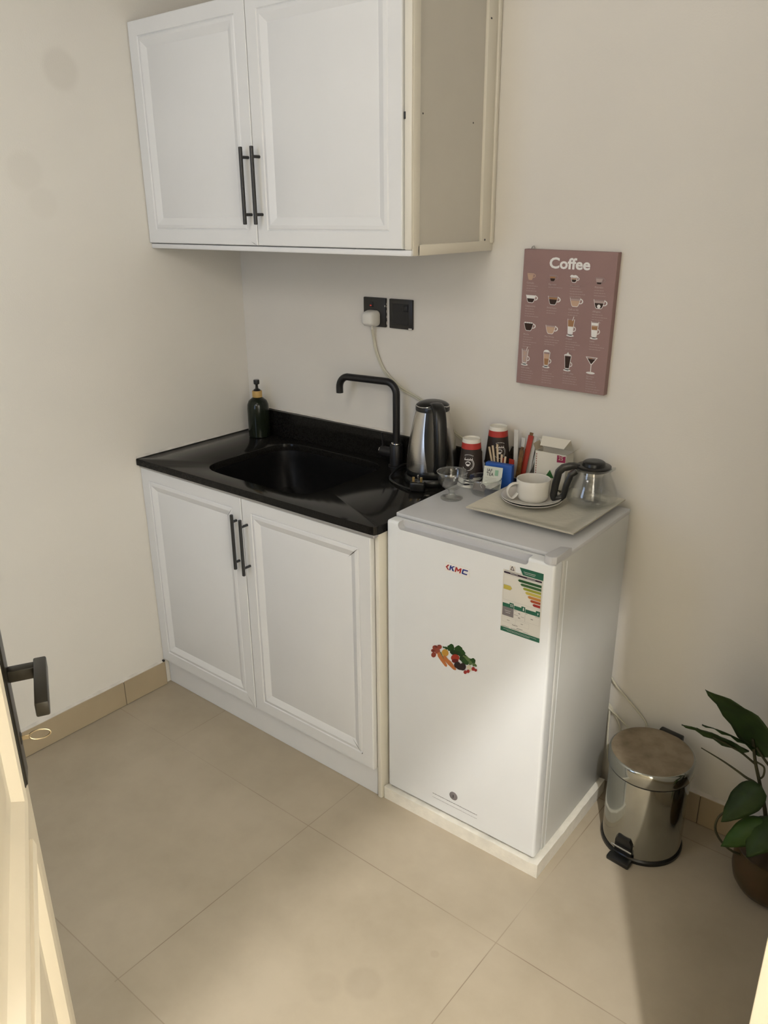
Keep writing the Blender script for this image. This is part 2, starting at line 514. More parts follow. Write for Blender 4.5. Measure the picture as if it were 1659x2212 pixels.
# ================================================================ setting
b = MB(); b.box(-0.1, 3.6, -3.0, 0.0, -0.05, 0.0)
struct(b.build('floor', 'floor', smooth=False))
b = MB(); b.box(-0.1, 3.7, -3.1, 0.1, 2.75, 2.85)
struct(b.build('ceiling', 'ceiling', smooth=False))
b = MB(); b.box(-0.1, 0.0, -2.45, 0.1, 0, 2.75)
struct(b.build('wall_left', 'wall_smudged', smooth=False))
b = MB(); b.box(0.0, 2.115, 0.0, 0.1, 0, 2.75)
struct(b.build('wall_back', 'wall', smooth=False))
b = MB(); b.box(0.0, 0.30, -2.45, -2.35, 0, 2.75); b.box(0.94, 2.115, -2.45, -2.35, 0, 2.75)
b.box(0.30, 0.94, -2.45, -2.35, 0, 0.88); b.box(0.30, 0.94, -2.45, -2.35, 2.12, 2.75)
struct(b.build('wall_front', 'wall', smooth=False))
b = MB(); b.box(2.115, 2.315, -1.06, 0.1, 0, 2.75); b.box(2.115, 2.315, -2.45, -2.02, 0, 2.75); b.box(2.115, 2.315, -2.02, -1.06, 2.07, 2.75)
struct(b.build('wall_right', 'wall', smooth=False))
b = MB(); b.box(3.6, 3.7, -3.1, 0.1, 0, 2.75); b.box(2.315, 3.6, 0.0, 0.1, 0, 2.75); b.box(2.0, 3.6, -3.1, -3.0, 0, 2.75); b.box(2.0, 2.1, -3.0, -2.45, 0, 2.75)
struct(b.build('wall_corridor', 'wall', smooth=False))

win = MB()
for x0, x1, z0, z1 in ((0.30, 0.34, 0.88, 2.12), (0.90, 0.94, 0.88, 2.12), (0.34, 0.90, 0.88, 0.92), (0.34, 0.90, 2.08, 2.12), (0.61, 0.63, 0.92, 2.08)):
    win.box(x0, x1, -2.42, -2.37, z0, z1, 0.003)
wo = struct(win.build('window_1', 'plastic_white'))
p = MB(); p.box(0.34, 0.90, -2.40, -2.396, 0.92, 2.08)
p.build('pane', 'glass', wo, smooth=False)

# skirting tiles
def skirting(name, axis, a0, a1, h, joints, side):
    cuts = [a0] + [j for j in joints if a0 < j < a1] + [a1]
    m = MB()
    for i in range(len(cuts) - 1):
        s0, s1 = cuts[i] + 0.0012, cuts[i + 1] - 0.0012
        if axis == 'y':
            m.box(min(side, side + 0.011), max(side, side + 0.011), s0, s1, 0.0015, h, 0.001, 1)
        elif axis == 'yr':
            m.box(side - 0.011, side, s0, s1, 0.0015, h, 0.001, 1)
        else:
            m.box(s0, s1, side - 0.011, side, 0.0015, h, 0.001, 1)
    m.cur = 1
    if axis == 'y':
        m.box(side, side + 0.009, a0, a1, 0, h - 0.001)
    elif axis == 'yr':
        m.box(side - 0.009, side, a0, a1, 0, h - 0.001)
    else:
        m.box(a0, a1, side - 0.009, side, 0, h - 0.001)
    # rough caulk bead on top
    m.cur = 2
    n = int((a1 - a0) / 0.02)
    rings = []
    for k in range(n + 1):
        t = a0 + (a1 - a0) * k / n
        d = 0.010 + 0.002 * noise.noise(Vector((t * 9, 0, 1)))
        z = h + 0.006 + 0.003 * noise.noise(Vector((t * 14, 3, 1)))
        if axis == 'y':
            rings.append([(side, t, h - 0.001), (side + d, t, h - 0.001), (side, t, z)])
        elif axis == 'yr':
            rings.append([(side, t, h - 0.001), (side, t, z), (side - d, t, h - 0.001)])
        else:
            rings.append([(t, side, h - 0.001), (t, side, z), (t, side - d, h - 0.001)])
    m.loft(rings)
    return struct(m.build(name, ['tile_skirt', 'grout', 'caulk'], angle=30))
skirting('baseboard_left', 'y', -2.34, -0.489, 0.092, (-1.87, -1.265, -0.660), 0.0)
skirting('baseboard_back', 'x', 1.50, 2.10, 0.094, (1.742,), 0.0)
skirting('baseboard_right', 'yr', -1.0, -0.012, 0.094, (-0.62,), 2.115)

# door frame of the doorway
b = MB()
b.box(2.093, 2.335, -1.08, -1.06, 0, 2.05, 0.002); b.box(2.093, 2.335, -2.02, -2.0, 0, 2.05, 0.002); b.box(2.093, 2.335, -2.02, -1.06, 2.05, 2.07, 0.002)
b.box(2.095, 2.115, -1.072, -1.005, 0, 2.115, 0.004); b.box(2.095, 2.115, -2.075, -2.008, 0, 2.115, 0.004); b.box(2.095, 2.115, -2.075, -1.005, 2.058, 2.125, 0.004)
b.box(2.315, 2.335, -1.072, -1.005, 0, 2.115, 0.004); b.box(2.315, 2.335, -2.075, -2.008, 0, 2.115, 0.004); b.box(2.315, 2.335, -2.075, -1.005, 2.058, 2.125, 0.004)
struct(b.build('trim_1', 'door_paint'))

# door leaf, ajar
LEAF_ANG = math.radians(152.2)
dr = bpy.data.objects.new('door_1', None)
col.objects.link(dr)
dr.location = (2.0790, -1.9650, 0)
dr.rotation_euler = (0, 0, LEAF_ANG)
struct(dr)
LW, LH = 0.87, 2.04
PANELS = ((0.12, 0.77, 0.955, 1.93), (0.12, 0.77, 0.13, 0.905))
b = MB()
# front face of the leaf built as stiles and rails so that the panels are sunk between them
xs = (0.0, 0.12, 0.77, LW); zs = (0.008, 0.13, 0.905, 0.955, 1.93, LH)
for x0, x1, z0, z1 in ((xs[0], xs[1], zs[0], zs[5]), (xs[2], xs[3], zs[0], zs[5]), (xs[1], xs[2], zs[0], zs[1]), (xs[1], xs[2], zs[2], zs[3]), (xs[1], xs[2], zs[4], zs[5])):
    b.box(x0, x1, 0.0, 0.040, z0, z1)
b.build('leaf_frame', 'door_paint', dr, smooth=False)
for x0, x1, z0, z1 in PANELS:
    m = MB()
    prof = ((0.0, 0.004), (0.0, -0.004), (0.006, -0.0075), (0.016, -0.0055), (0.024, 0.001), (0.030, 0.0065), (0.048, 0.0075), (0.085, 0.0025), (0.090, 0.0015))
    m.loft([rring(x0 + i, x1 - i, z0 + i, z1 - i, y) for i, y in prof], cap0=False)
    m.box(x0, x1, 0.010, 0.036, z0, z1)
    m.build('door_panel', 'door_paint', dr, angle=25)
# long lock plate, lever, keyhole
m = MB()
rings = []
def platering(ins, y):
    x0, x1, z0, z1 = 0.822 + ins, 0.864 - ins, 0.936 + ins, 1.185 - ins
    r = max(0.006 - ins, 0.001)
    return [(a, y, c) for a, c in arc(x1 - r, z0 + r, r, -90, 0, 4) + arc(x1 - r, z1 - r, r, 0, 90, 4) + arc(x0 + r, z1 - r, r, 90, 180, 4) + arc(x0 + r, z0 + r, r, 180, 270, 4)]
m.loft([platering(0, -0.0002), platering(0, -0.0022), platering(0.002, -0.0028), platering(0.004, -0.0048), platering(0.007, -0.0052)])
lp = m.build('lock_plate', 'lock_black', dr, angle=25)
m = MB(); m.box(0.836, 0.851, -0.035, -0.005, 1.077, 1.092, 0.0015)
hd_ = m.build('lever', 'lock_black', dr)
m = MB(); m.box(0.752, 0.857, -0.048, -0.0335, 1.0755, 1.0935, 0.002)
m.build('lever_grip', 'lock_black', hd_)
m = MB(); m.lathe([(0.0080, 0), (0.0080, 0.001), (0.006, 0.0018)], 20, tf=Matrix.Translation((0.843, -0.0050, 0.996)) @ Matrix.Rotation(math.radians(90), 4, 'X'))
m.build('key_cylinder', 'lock_black', lp)
# key in the lock
kp = Matrix.Translation(dr.location) @ Matrix.Rotation(LEAF_ANG, 4, 'Z') @ Vector((0.843, -0.0060, 0.996))
key = thing('door_key', 'small pale metal key sticking out of the lock of the open door', 'key', kp, LEAF_ANG)
m = MB(); m.box(-0.0010, 0.0010, -0.010, 0.0, -0.0032, 0.0032, 0.0004, 1)
m.build('key_shank', 'key', key)
m = MB()
lp_ = [(0.0, -0.021 + 0.012 * math.cos(t), 0.0065 * math.sin(t)) for t in [2 * PI * k / 28 for k in range(29)]]
m.tube(lp_, 0.0013, 8)
m.build('key_bow', 'key', key)

# ================================================================ cabinet doors
DOORPROF = ((0.0, None), (0.0, 0.002), (0.0018, 0.0), (0.038, 0.0), (0.0405, 0.0032), (0.044, 0.0005), (0.052, -0.0012), (0.064, 0.0035), (0.071, 0.0068), (0.074, 0.0058))
def cab_door(parent, x0, x1, z0, z1, yf, yb, cracks=()):
    m = MB()
    m.loft([rring(x0 + i, x1 - i, z0 + i, z1 - i, yb if y is None else yf + y) for i, y in DOORPROF])
    for (ax, az, bx, bz, wd) in cracks:
        d = Vector((bx - ax, bz - az)).normalized()
        n = Vector((-d.y, d.x)) * wd * 0.5
        m.flat([(ax, az), ((ax + bx) / 2 + n.x, (az + bz) / 2 + n.y), (bx, bz), ((ax + bx) / 2 - n.x, (az + bz) / 2 - n.y)], yf - 0.0016, mi=1)
    return m.build('door', ['cabinet', 'gap'], parent, angle=22)
def cab_handle(door, x, z0, z1, yd, out, mt):
    m = MB()
    m.tube([(x, yd - out, z0), (x, yd - out, z0 + 0.001), (x, yd - out, z1 - 0.001), (x, yd - out, z1)], [0.0042, 0.0052, 0.0052, 0.0042], 16)
    h = m.build('handle', mt, door)
    for z in (z0 + (z1 - z0) * 0.13, z1 - (z1 - z0) * 0.13):
        m = MB()
        m.tube([(x, yd - out, z), (x, yd + 0.0005, z)], 0.0040, 12)
        m.build('handle_post', mt, h)

# wall cabinet
wc = thing('wall_cabinet', 'white two door wall cabinet hung in the corner above the sink', 'cabinet', (0, 0, 0))
X1, Y1, Z0, Z1 = 1.007, -0.352, 1.492, 2.100
m = MB()
m.box(0.002, 0.016, Y1 + 0.016, -0.001, Z0, Z1); m.box(0.016, X1 - 0.03, Y1 + 0.016, -0.001, Z1 - 0.016, Z1); m.box(0.016, X1 - 0.03, Y1 + 0.016, -0.001, Z0 + 0.004, Z0 + 0.016); m.box(0.016, X1 - 0.03, -0.01, -0.001, Z0 + 0.016, Z1 - 0.016)
m.box(0.016, X1 - 0.03, Y1 + 0.04, -0.012, 1.79, 1.802)
m.build('carcass', 'interior', wc, smooth=False)
m = MB(); m.box(0.001, X1, Y1 - 0.004, Y1 + 0.03, Z0, Z0 + 0.014, 0.003)
m.build('bottom_rail', 'cabinet', wc)
m = MB(); m.box(X1 - 0.022, X1, Y1 - 0.004, Y1 + 0.025, Z0 + 0.014, Z1, 0.004); m.box(X1 - 0.008, X1 + 0.001, Y1 + 0.002, Y1 + 0.028, Z0 + 0.001, Z1, 0.002)
m.build('frame_post', 'profile', wc)
m = MB(); m.box(X1 - 0.022, X1 + 0.001, -0.055, -0.012, Z0 + 0.02, Z1, 0.004); m.box(X1 - 0.020, X1 + 0.006, -0.014, -0.001, Z0 + 0.02, Z1, 0.003)
m.build('frame_post', 'profile', wc)
m = MB(); m.box(X1 - 0.020, X1 + 0.001, Y1 + 0.02, -0.001, Z0, Z0 + 0.026, 0.003)
m.build('frame_rail', 'profile', wc)
m = MB(); m.box(X1 - 0.020, X1 + 0.001, Y1 + 0.02, -0.001, Z1 - 0.026, Z1, 0.003)
m.build('frame_rail', 'profile', wc)
m = MB(); m.box(X1 - 0.014, X1 - 0.007, Y1 + 0.02, -0.04, Z0 + 0.02, Z1 - 0.02)
m.lathe([(0.0022, 0), (0.0015, 0.0006)], 10, mi=1, tf=Matrix.Translation((X1 - 0.007, -0.305, 1.798)) @ Matrix.Rotation(math.radians(90), 4, 'Y'))
m.lathe([(0.0022, 0), (0.0015, 0.0006)], 10, mi=1, tf=Matrix.Translation((X1 - 0.007, -0.098, 1.793)) @ Matrix.Rotation(math.radians(90), 4, 'Y'))
m.build('side_panel', ['cabinet_side', 'gap'], wc, smooth=False)
# wear marks on the profile: knocked corner, dark hinge chip
for b6 in ((X1 - 0.0225, X1 - 0.017, Y1 - 0.0048, Y1 - 0.0035, 1.784, 1.799), (X1 - 0.004, X1 + 0.0015, -0.043, -0.037, Z0 + 0.026, Z0 + 0.031), (X1 - 0.004, X1 + 0.0018, -0.047, -0.041, 2.02, 2.024)):
    m = MB(); m.box(*b6, 0.0005, 1)
    m.build('worn_spot', 'handle_grey', wc)
d1 = cab_door(wc, 0.003, 0.4885, Z0 + 0.016, Z1 - 0.003, -0.3620, -0.345, ((0.465, 1.518, 0.4875, 1.509, 0.001),))
d2 = cab_door(wc, 0.4915, 0.984, Z0 + 0.016, Z1 - 0.003, -0.3620, -0.345)
cab_handle(d1, 0.4725, 1.562, 1.752, -0.3620, 0.026, 'handle')
cab_handle(d2, 0.5150, 1.562, 1.752, -0.3620, 0.026, 'handle')

# base cabinet
bc = thing('base_cabinet', 'white two door base cabinet under the black worktop', 'cabinet', (0, 0, 0))
m = MB()
m.box(0.002, 0.018, -0.465, -0.012, 0.0, 0.812); m.box(0.018, 0.965, -0.465, -0.012, 0.10, 0.116); m.box(0.018, 0.965, -0.02, -0.012, 0.116, 0.812); m.box(0.018, 0.965, -0.47, -0.45, 0.78, 0.812)
m.build('carcass', 'interior', bc, smooth=False)
m = MB(); m.box(0.003, 0.979, -0.470, -0.456, 0.0005, 0.0985, 0.001, 1)
m.build('kickboard', 'cabinet', bc)
m = MB(); m.box(0.9835, 0.9985, -0.476, -0.012, 0.0, 0.826, 0.004); m.box(0.967, 0.984, -0.468, -0.012, 0.0, 0.815, 0.001, 1)
m.build('end_panel', 'profile', bc)
m = MB(); m.box(0.002, 0.996, -0.4935, -0.455, 0.8185, 0.8270, 0.001, 1)
m.build('top_strip', 'alu', bc)
d1 = cab_door(bc, 0.002, 0.4880, 0.1010, 0.8175, -0.4900, -0.4725, ((0.425, 0.745, 0.450, 0.7765, 0.0014), (0.452, 0.139, 0.4865, 0.103, 0.0012)))
d2 = cab_door(bc, 0.4915, 0.9810, 0.1010, 0.8175, -0.4900, -0.4725, ((0.906, 0.745, 0.942, 0.7785, 0.0022), (0.905, 0.176, 0.940, 0.139, 0.002), (0.940, 0.137, 0.943, 0.145, 0.003)))
cab_handle(d1, 0.4650, 0.5900, 0.7650, -0.4900, 0.018, 'handle_grey')
cab_handle(d2, 0.5120, 0.5850, 0.7620, -0.4900, 0.027, 'handle_grey')
m = MB(); m.box(0.0015, 0.010, -0.497, -0.489, 0.092, 0.0985, 0.001, 1)
m.build('hinge_bracket', 'gap', bc)

# worktop
ct = thing('countertop', 'black polished granite worktop with an upstand along the back wall', 'worktop', (0, 0, 0))
ZT, ZB = 0.850, 0.8280
SX, SY, SA, SB, SN = 0.470, -0.247, 0.229, 0.190, 6.0
outer = [(0.0015, -0.002), (0.0015, -0.502)] + [(0.984 + 0.018 * math.cos(math.radians(t)), -0.476 - 0.018 * 1.0 * math.sin(math.radians(-t)) * 1.0 - 0.0) for t in (-90, -60, -30, 0)] + [(1.002, -0.002)]
outer = [(0.0015, -0.002), (0.0015, -0.502), (0.984, -0.494), (0.993, -0.4916), (0.9996, -0.485), (1.002, -0.476), (1.002, -0.002)]
def ray_poly(cx, cy, ang, poly):
    dx, dy = math.cos(ang), math.sin(ang)
    best = None
    for i in range(len(poly)):
        ax, ay = poly[i]; bx, by = poly[(i + 1) % len(poly)]
        ex, ey = bx - ax, by - ay
        den = dx * ey - dy * ex
        if abs(den) < 1e-12:
            continue
        t = ((ax - cx) * ey - (ay - cy) * ex) / den
        s = ((ax - cx) * dy - (ay - cy) * dx) / den
        if t > 0 and -1e-9 <= s <= 1 + 1e-9 and (best is None or t < best):
            best = t
    return (cx + dx * best, cy + dy * best)
angs = sorted(set([2 * PI * k / 96 for k in range(96)] + [math.atan2(y - SY, x - SX) % (2 * PI) for x, y in outer]))
def sup_at(a, bb, n, ang):
    c, s = math.cos(ang), math.sin(ang)
    k = (abs(c / a) ** n + abs(s / bb) ** n) ** (-1 / n)
    return (SX + k * c, SY + k * s)
oc = [ray_poly(SX, SY, a, outer) for a in angs]
def shrink(p, d):
    return (min(max(p[0], 0.0015 + d), 1.002 - d), max(p[1], -0.502 + d) if p[1] < -0.3 else p[1])
rings = []
rings.append([(*sup_at(SA, SB, SN, a), ZB) for a in angs])
rings.append([(*p, ZB) for p in oc])
rings.append([(*p, ZT - 0.003) for p in oc])
rings.append([(*shrink(p, 0.001), ZT - 0.001) for p in oc])
rings.append([(*shrink(p, 0.003), ZT) for p in oc])
rings.append([(*sup_at(SA + 0.003, SB + 0.003, SN, a), ZT) for a in angs])
rings.append([(*sup_at(SA + 0.001, SB + 0.001, SN, a), ZT - 0.001) for a in angs])
rings.append([(*sup_at(SA, SB, SN, a), ZT - 0.004) for a in angs])
rings.append([(*sup_at(SA, SB, SN, a), ZB) for a in angs])
m = MB(); m.loft(rings, cap0=False, cap1=False)
m.build('slab', 'granite', ct, angle=30)
m = MB(); m.box(0.030, 1.000, -0.020, -0.001, ZT, 0.938, 0.0015)
m.build('upstand', 'granite', ct)
m = MB()
n = 70
rings = []
for k in range(n + 1):
    x = 0.03 + 0.95 * k / n
    h = 0.0030 + 0.0028 * noise.noise(Vector((x * 22, 5, 0)))
    rings.append([(x, -0.001, 0.9375), (x, -0.001, 0.9385 + max(h, 0.0006) * 1.6), (x, -0.004 - max(h, 0), 0.9385)])
m.loft(rings)
rings = []
for k in range(50 + 1):
    y = -0.50 + 0.48 * k / 50
    h = 0.0035 + 0.003 * noise.noise(Vector((y * 22, 9, 0)))
    rings.append([(0.0005, y, ZT - 0.001), (0.002 + max(h, 0), y, ZT + 0.0006), (0.0005, y, ZT + 0.004 + max(h, 0.0))])
m.loft(rings)
m.box(0.001, 0.029, -0.017, -0.001, ZT, 0.925, 0.003)
m.build('caulk_bead', 'caulk', ct, angle=40)

# sink
sk = thing('kitchen_sink', 'deep black undermount sink bowl with rounded corners', 'sink', (SX, SY, 0.66))
m = MB()
def sr(a, bb, z, n=SN):
    return sup(a, bb, n, 0, 0, z - 0.66, 64)
m.loft([sr(SA + 0.006, SB + 0.006, 0.8275), sr(SA - 0.002, SB - 0.002, 0.8275), sr(SA - 0.006, SB - 0.006, 0.80), sr(SA - 0.012, SB - 0.012, 0.70), sr(SA - 0.03, SB - 0.03, 0.672, 3.2), sr(0.12, 0.10, 0.667, 2.6), sr(0.045, 0.045, 0.665, 2)][::-1], cap0=True, cap1=False)
m.build('basin', 'sink', sk, angle=50)
m = MB(); m.lathe([(0.040, 0.0055), (0.040, 0.0085), (0.030, 0.0095), (0.026, 0.0065)], 32); m.lathe([(0.012, 0.0066), (0.011, 0.012), (0.004, 0.014)], 20)
m.build('drain', 'handle_grey', sk)

# mixer tap
fc = thing('kitchen_tap', 'tall matt black swivel tap with a square bent spout', 'tap', (0.720, -0.050, 0.850))
m = MB(); m.lathe([(0.026, 0), (0.026, 0.004), (0.021, 0.006), (0.021, 0.066), (0.019, 0.070)], 32)
m.build('tap_body', 'matt_black', fc)
m = MB(); m.lathe([(0.0165, 0.070), (0.0172, 0.072), (0.0165, 0.0745)], 28)
m.build('collar_ring', 'chrome', fc)
m = MB()
path = [(0, 0, 0.070), (0, 0, 0.225)]
D = Vector((-0.212, -0.020, 0)).normalized()
R_ = 0.036
for k in range(1, 9):
    t = math.radians(90 * k / 8)
    path.append(tuple(D * (R_ - R_ * math.cos(t)) + Vector((0, 0, 0.225 + R_ * math.sin(t)))))
for k in range(1, 9):
    t = math.radians(90 * k / 8)
    path.append(tuple(D * (0.213 - R_ + R_ * math.sin(t)) + Vector((0, 0, 0.225 + R_ * math.cos(t)))))
path.append(tuple(D * 0.213 + Vector((0, 0, 0.207))))
m.tube(path, 0.0112, 20)
m.build('spout', 'matt_black', fc)
m = MB(); m.tube([(-0.012, 0, 0.040), (-0.018, 0, 0.040), (-0.058, 0, 0.040), (-0.060, 0, 0.040)], [0.0165, 0.0165, 0.0165, 0.014], 24)
m.tube([(-0.052, 0, 0.040), (-0.054, -0.002, 0.075), (-0.055, -0.003, 0.100)], [0.0035, 0.0028, 0.0026], 10)
m.build('lever', 'matt_black', fc)
m = MB(); m.tube([(-0.0585, 0, 0.040), (-0.0625, 0, 0.040)], [0.0150, 0.0135], 24)
m.build('lever_cap', 'chrome', fc)

# soap dispenser
sd = thing('soap_dispenser', 'dark green glass soap bottle with a bamboo collar and black pump', 'soap dispenser', (0.113, -0.064, 0.850))
m = MB(); m.lathe([(0.034, 0), (0.0375, 0.003), (0.0380, 0.02), (0.0380, 0.100), (0.0365, 0.115), (0.031, 0.128), (0.020, 0.137), (0.015, 0.140), (0.015, 0.143)], 40)
m.build('bottle', 'green_glass', sd)
m = MB(); m.lathe([(0.0168, 0.1405), (0.0172, 0.142), (0.0172, 0.161), (0.0165, 0.1625)], 28)
m.build('collar', 'bamboo', sd)
m = MB(); m.lathe([(0.0135, 0.162), (0.011, 0.167), (0.0055, 0.170), (0.0045, 0.180), (0.0055, 0.184), (0.0100, 0.186), (0.0105, 0.197), (0.0095, 0.2005)], 24)
m.tube([(0, 0, 0.193), (-0.015, 0.012, 0.193), (-0.028, 0.022, 0.190), (-0.031, 0.024, 0.184)], 0.004, 10)
m.build('pump', 'plastic_black', sd)

# ================================================================ sockets and cables on the back wall
def socket(x, label, glow):
    s = thing('wall_socket', label, 'socket', (x + 0.043, 0, 1.3065), 0, 'black wall sockets above the worktop')
    m = MB(); m.box(-0.043, 0.043, -0.0095, 0.0, -0.043, 0.043, 0.0022)
    m.build('face_plate', 'handle', s)
    if glow:
        m = MB(); m.box(-0.020, -0.004, -0.0115, -0.0094, 0.014, 0.030, 0.0012)
        sw = m.build('switch', 'matt_black', s)
        m = MB(); m.box(-0.0150, -0.0090, -0.0120, -0.0114, 0.0185, 0.0205)
        m.build('indicator', 'led', sw, smooth=False)
        m = MB()
        for k, (yy, zz, r) in enumerate(((0.0435, 0.026, 0.0012), (0.0438, 0.004, 0.0016), (0.0436, -0.012, 0.0014), (0.0438, -0.030, 0.0018), (0.0436, 0.018, 0.001))):
            m.box(0.0428, yy + r * 0.4, -0.004, -0.0002, zz - 2.4 * r, zz + 2.4 * r, 0.0004, 1)
        m.box(0.0405, 0.0432, -0.0100, -0.0092, 0.0175, 0.0225, 0.0003, 1)
        m.build('paint_residue', 'caulk', s)
    else:
        m = MB(); m.box(-0.030, 0.030, -0.0102, -0.0094, -0.030, 0.030, 0.0006, 1)
        m.box(0.012, 0.028, -0.0120, -0.0100, 0.008, 0.026, 0.0012)
        m.build('switch', 'matt_black', s)
        for b6 in ((-0.0032, 0.0032, -0.0104, -0.0101, 0.010, 0.017), (-0.0145, -0.0085, -0.0104, -0.0101, -0.0135, -0.0105), (0.0085, 0.0145, -0.0104, -0.0101, -0.0135, -0.0105)):
            m = MB(); m.box(*b6)
            m.build('pin_hole', 'gap', s, smooth=False)
        m = MB(); m.box(0.030, 0.0425, -0.0100, -0.0092, -0.0425, -0.0385, 0.0006, 1)
        m.build('paint_residue', 'plastic_white', s)
    return s
socket(0.5605, 'black wall socket with a white plug and a small red light, left one', True)
socket(0.6612, 'black wall socket with nothing plugged in, right one of the pair', False)

wcrd = thing('power_cord', 'cream twin flex with a white plug hanging down the wall behind the kettle', 'power cord', (0.602, -0.010, 1.290))
def sub(pts, o):
    return [tuple(Vector(p) - Vector(o)) for p in pts]
m = MB()
rings = []
for s_, y in ((0.0245, -0.0005), (0.0250, -0.004), (0.0250, -0.012), (0.0225, -0.026), (0.0195, -0.034), (0.015, -0.037)):
    rings.append([(a * s_ / 0.025, y, c * s_ / 0.025) for a, c in arc(0.013, -0.012, 0.012, -90, 0, 5) + arc(0.011, 0.009, 0.014, 0, 90, 5) + arc(-0.011, 0.009, 0.014, 90, 180, 5) + arc(-0.013, -0.012, 0.012, 180, 270, 5)])
m.loft(rings)
m.tube([(0, -0.010, -0.022), (0, -0.010, -0.034)], [0.0045, 0.003], 12)
m.build('plug', 'plastic_white', wcrd, angle=50)
pts = [(0.602, -0.020, 1.262), (0.600, -0.010, 1.230), (0.608, -0.0065, 1.185), (0.636, -0.0065, 1.134), (0.672, -0.0065, 1.105), (0.709, -0.0065, 1.083), (0.776, -0.0065, 1.059), (0.850, -0.0065, 1.018), (0.908, -0.0065, 0.976), (0.940, -0.008, 0.960), (0.975, -0.010, 0.935), (1.000, -0.012, 0.880), (1.012, -0.014, 0.78), (1.012, -0.014, 0.60)]
for off in (-0.0026, 0.0026):
    m = MB()
    m.tube([p + Vector((off * 0.6, 0, off)) for p in smooth_path(sub(pts, (0.602, -0.010, 1.290)), 6)], 0.0029, 8)
    m.build('flex', 'cord', wcrd)

fcd = thing('fridge_cord', 'pale cables hanging down the wall between the fridge and the pedal bin', 'cable', (1.50, -0.010, 0.30))
for pts in ([(1.440, -0.012, 0.385), (1.462, -0.010, 0.352), (1.480, -0.008, 0.330), (1.502, -0.007, 0.312), (1.535, -0.007, 0.285), (1.566, -0.008, 0.258), (1.573, -0.010, 0.235), (1.572, -0.014, 0.15), (1.560, -0.020, 0.06)],
            [(1.440, -0.020, 0.300), (1.462, -0.016, 0.276), (1.480, -0.012, 0.245), (1.500, -0.010, 0.205), (1.512, -0.012, 0.120)],
            [(1.440, -0.025, 0.285), (1.463, -0.022, 0.266), (1.495, -0.014, 0.240), (1.530, -0.012, 0.205), (1.545, -0.014, 0.120)],
            [(1.450, -0.016, 0.30), (1.466, -0.018, 0.26), (1.474, -0.030, 0.18), (1.486, -0.038, 0.11), (1.510, -0.036, 0.05), (1.535, -0.030, 0.008)]):
    m = MB(); m.tube(smooth_path(sub(pts, (1.50, -0.010, 0.30)), 6), 0.0030, 8)
    m.build('flex', 'cord', fcd)

# ================================================================ fridge
FR = math.radians(0.95)
fg = thing('mini_fridge', 'white single door mini fridge with stickers on its door, beside the base cabinet', 'fridge', (1.4772, -0.4508, 0.0), FR)
FW = 0.4675
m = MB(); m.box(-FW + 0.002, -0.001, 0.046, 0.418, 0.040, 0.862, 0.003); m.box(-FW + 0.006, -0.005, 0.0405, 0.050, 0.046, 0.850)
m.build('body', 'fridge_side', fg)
m = MB(); m.box(-FW, 0.0, 0.040, 0.422, 0.8605, 0.8727, 0.0028)
m.build('top_panel', 'fridge_top', fg)
m = MB(); m.box(-FW + 0.008, -0.008, 0.036, 0.047, 0.052, 0.852)
m.build('gasket', 'gasket', fg, smooth=False)
m = MB(); m.box(-FW, 0.0, 0.0, 0.0385, 0.0465, 0.8655, 0.0075, 4)
fdoor = m.build('door', ['fridge', 'fridge_grey'], fg)
# finger grip cut out of the upper door edge
c = MB()
gx0, gx1 = -0.431, -0.066
prof = arc(gx0 + 0.010, 0.8475 + 0.010, 0.010, 180, 270, 5) + arc(gx1 - 0.010, 0.8475 + 0.010, 0.010, 270, 360, 5)
prof = [(gx0, 0.89)] + prof + [(gx1, 0.89)]
c.prism(prof, 0.040, tf=Matrix.Translation((0, -0.018, 0)), mi=1)
co = c.build('cutter', ['fridge', 'fridge_grey'], fg)
bpy.context.view_layer.update()
md = fdoor.modifiers.new('b', 'BOOLEAN')
md.object = co
md.operation = 'DIFFERENCE'
md.solver = 'EXACT'
dg = bpy.context.evaluated_depsgraph_get()
nm = bpy.data.meshes.new_from_object(fdoor.evaluated_get(dg))
fdoor.modifiers.clear()
fdoor.data = nm
nm.set_sharp_from_angle(angle=math.radians(38))
bpy.data.objects.remove(co)
# hinge cover
m = MB()
hp = [(-0.030, 0.006), (-0.026, -0.0005), (-0.018, -0.004), (-0.008, -0.003), (0.0005, 0.004), (0.0008, 0.030), (0.0005, 0.078), (-0.022, 0.070), (-0.028, 0.035)]
def pz(poly, z0, z1, ins=0.0012):
    cx = sum(p[0] for p in poly) / len(poly); cy = sum(p[1] for p in poly) / len(poly)
    def r(k, z):
        return [(cx + (x - cx) * (1 - k), cy + (y - cy) * (1 - k), z) for x, y in poly]
    return [r(0, z0), r(0, z1 - ins), r(0.04, z1 - ins * 0.3), r(0.09, z1)]
m.loft(pz(hp, 0.8660, 0.8830, 0.003))
m.build('hinge_cover', 'fridge_grey', fg, angle=30)
# thin bead where the body frame folds
m = MB(); m.box(-0.0018, -0.0002, 0.060, 0.063, 0.045, 0.855, 0.0004, 1)
m.build('side_bead', 'fridge', fg)
Y0 = -0.0004
def dec(poly, mi, lay=0, mbx=None, s=0.001):
    mbx.flat([(x * s, z * s) for x, z in poly], Y0 - 0.00035 * lay, mi=mi)
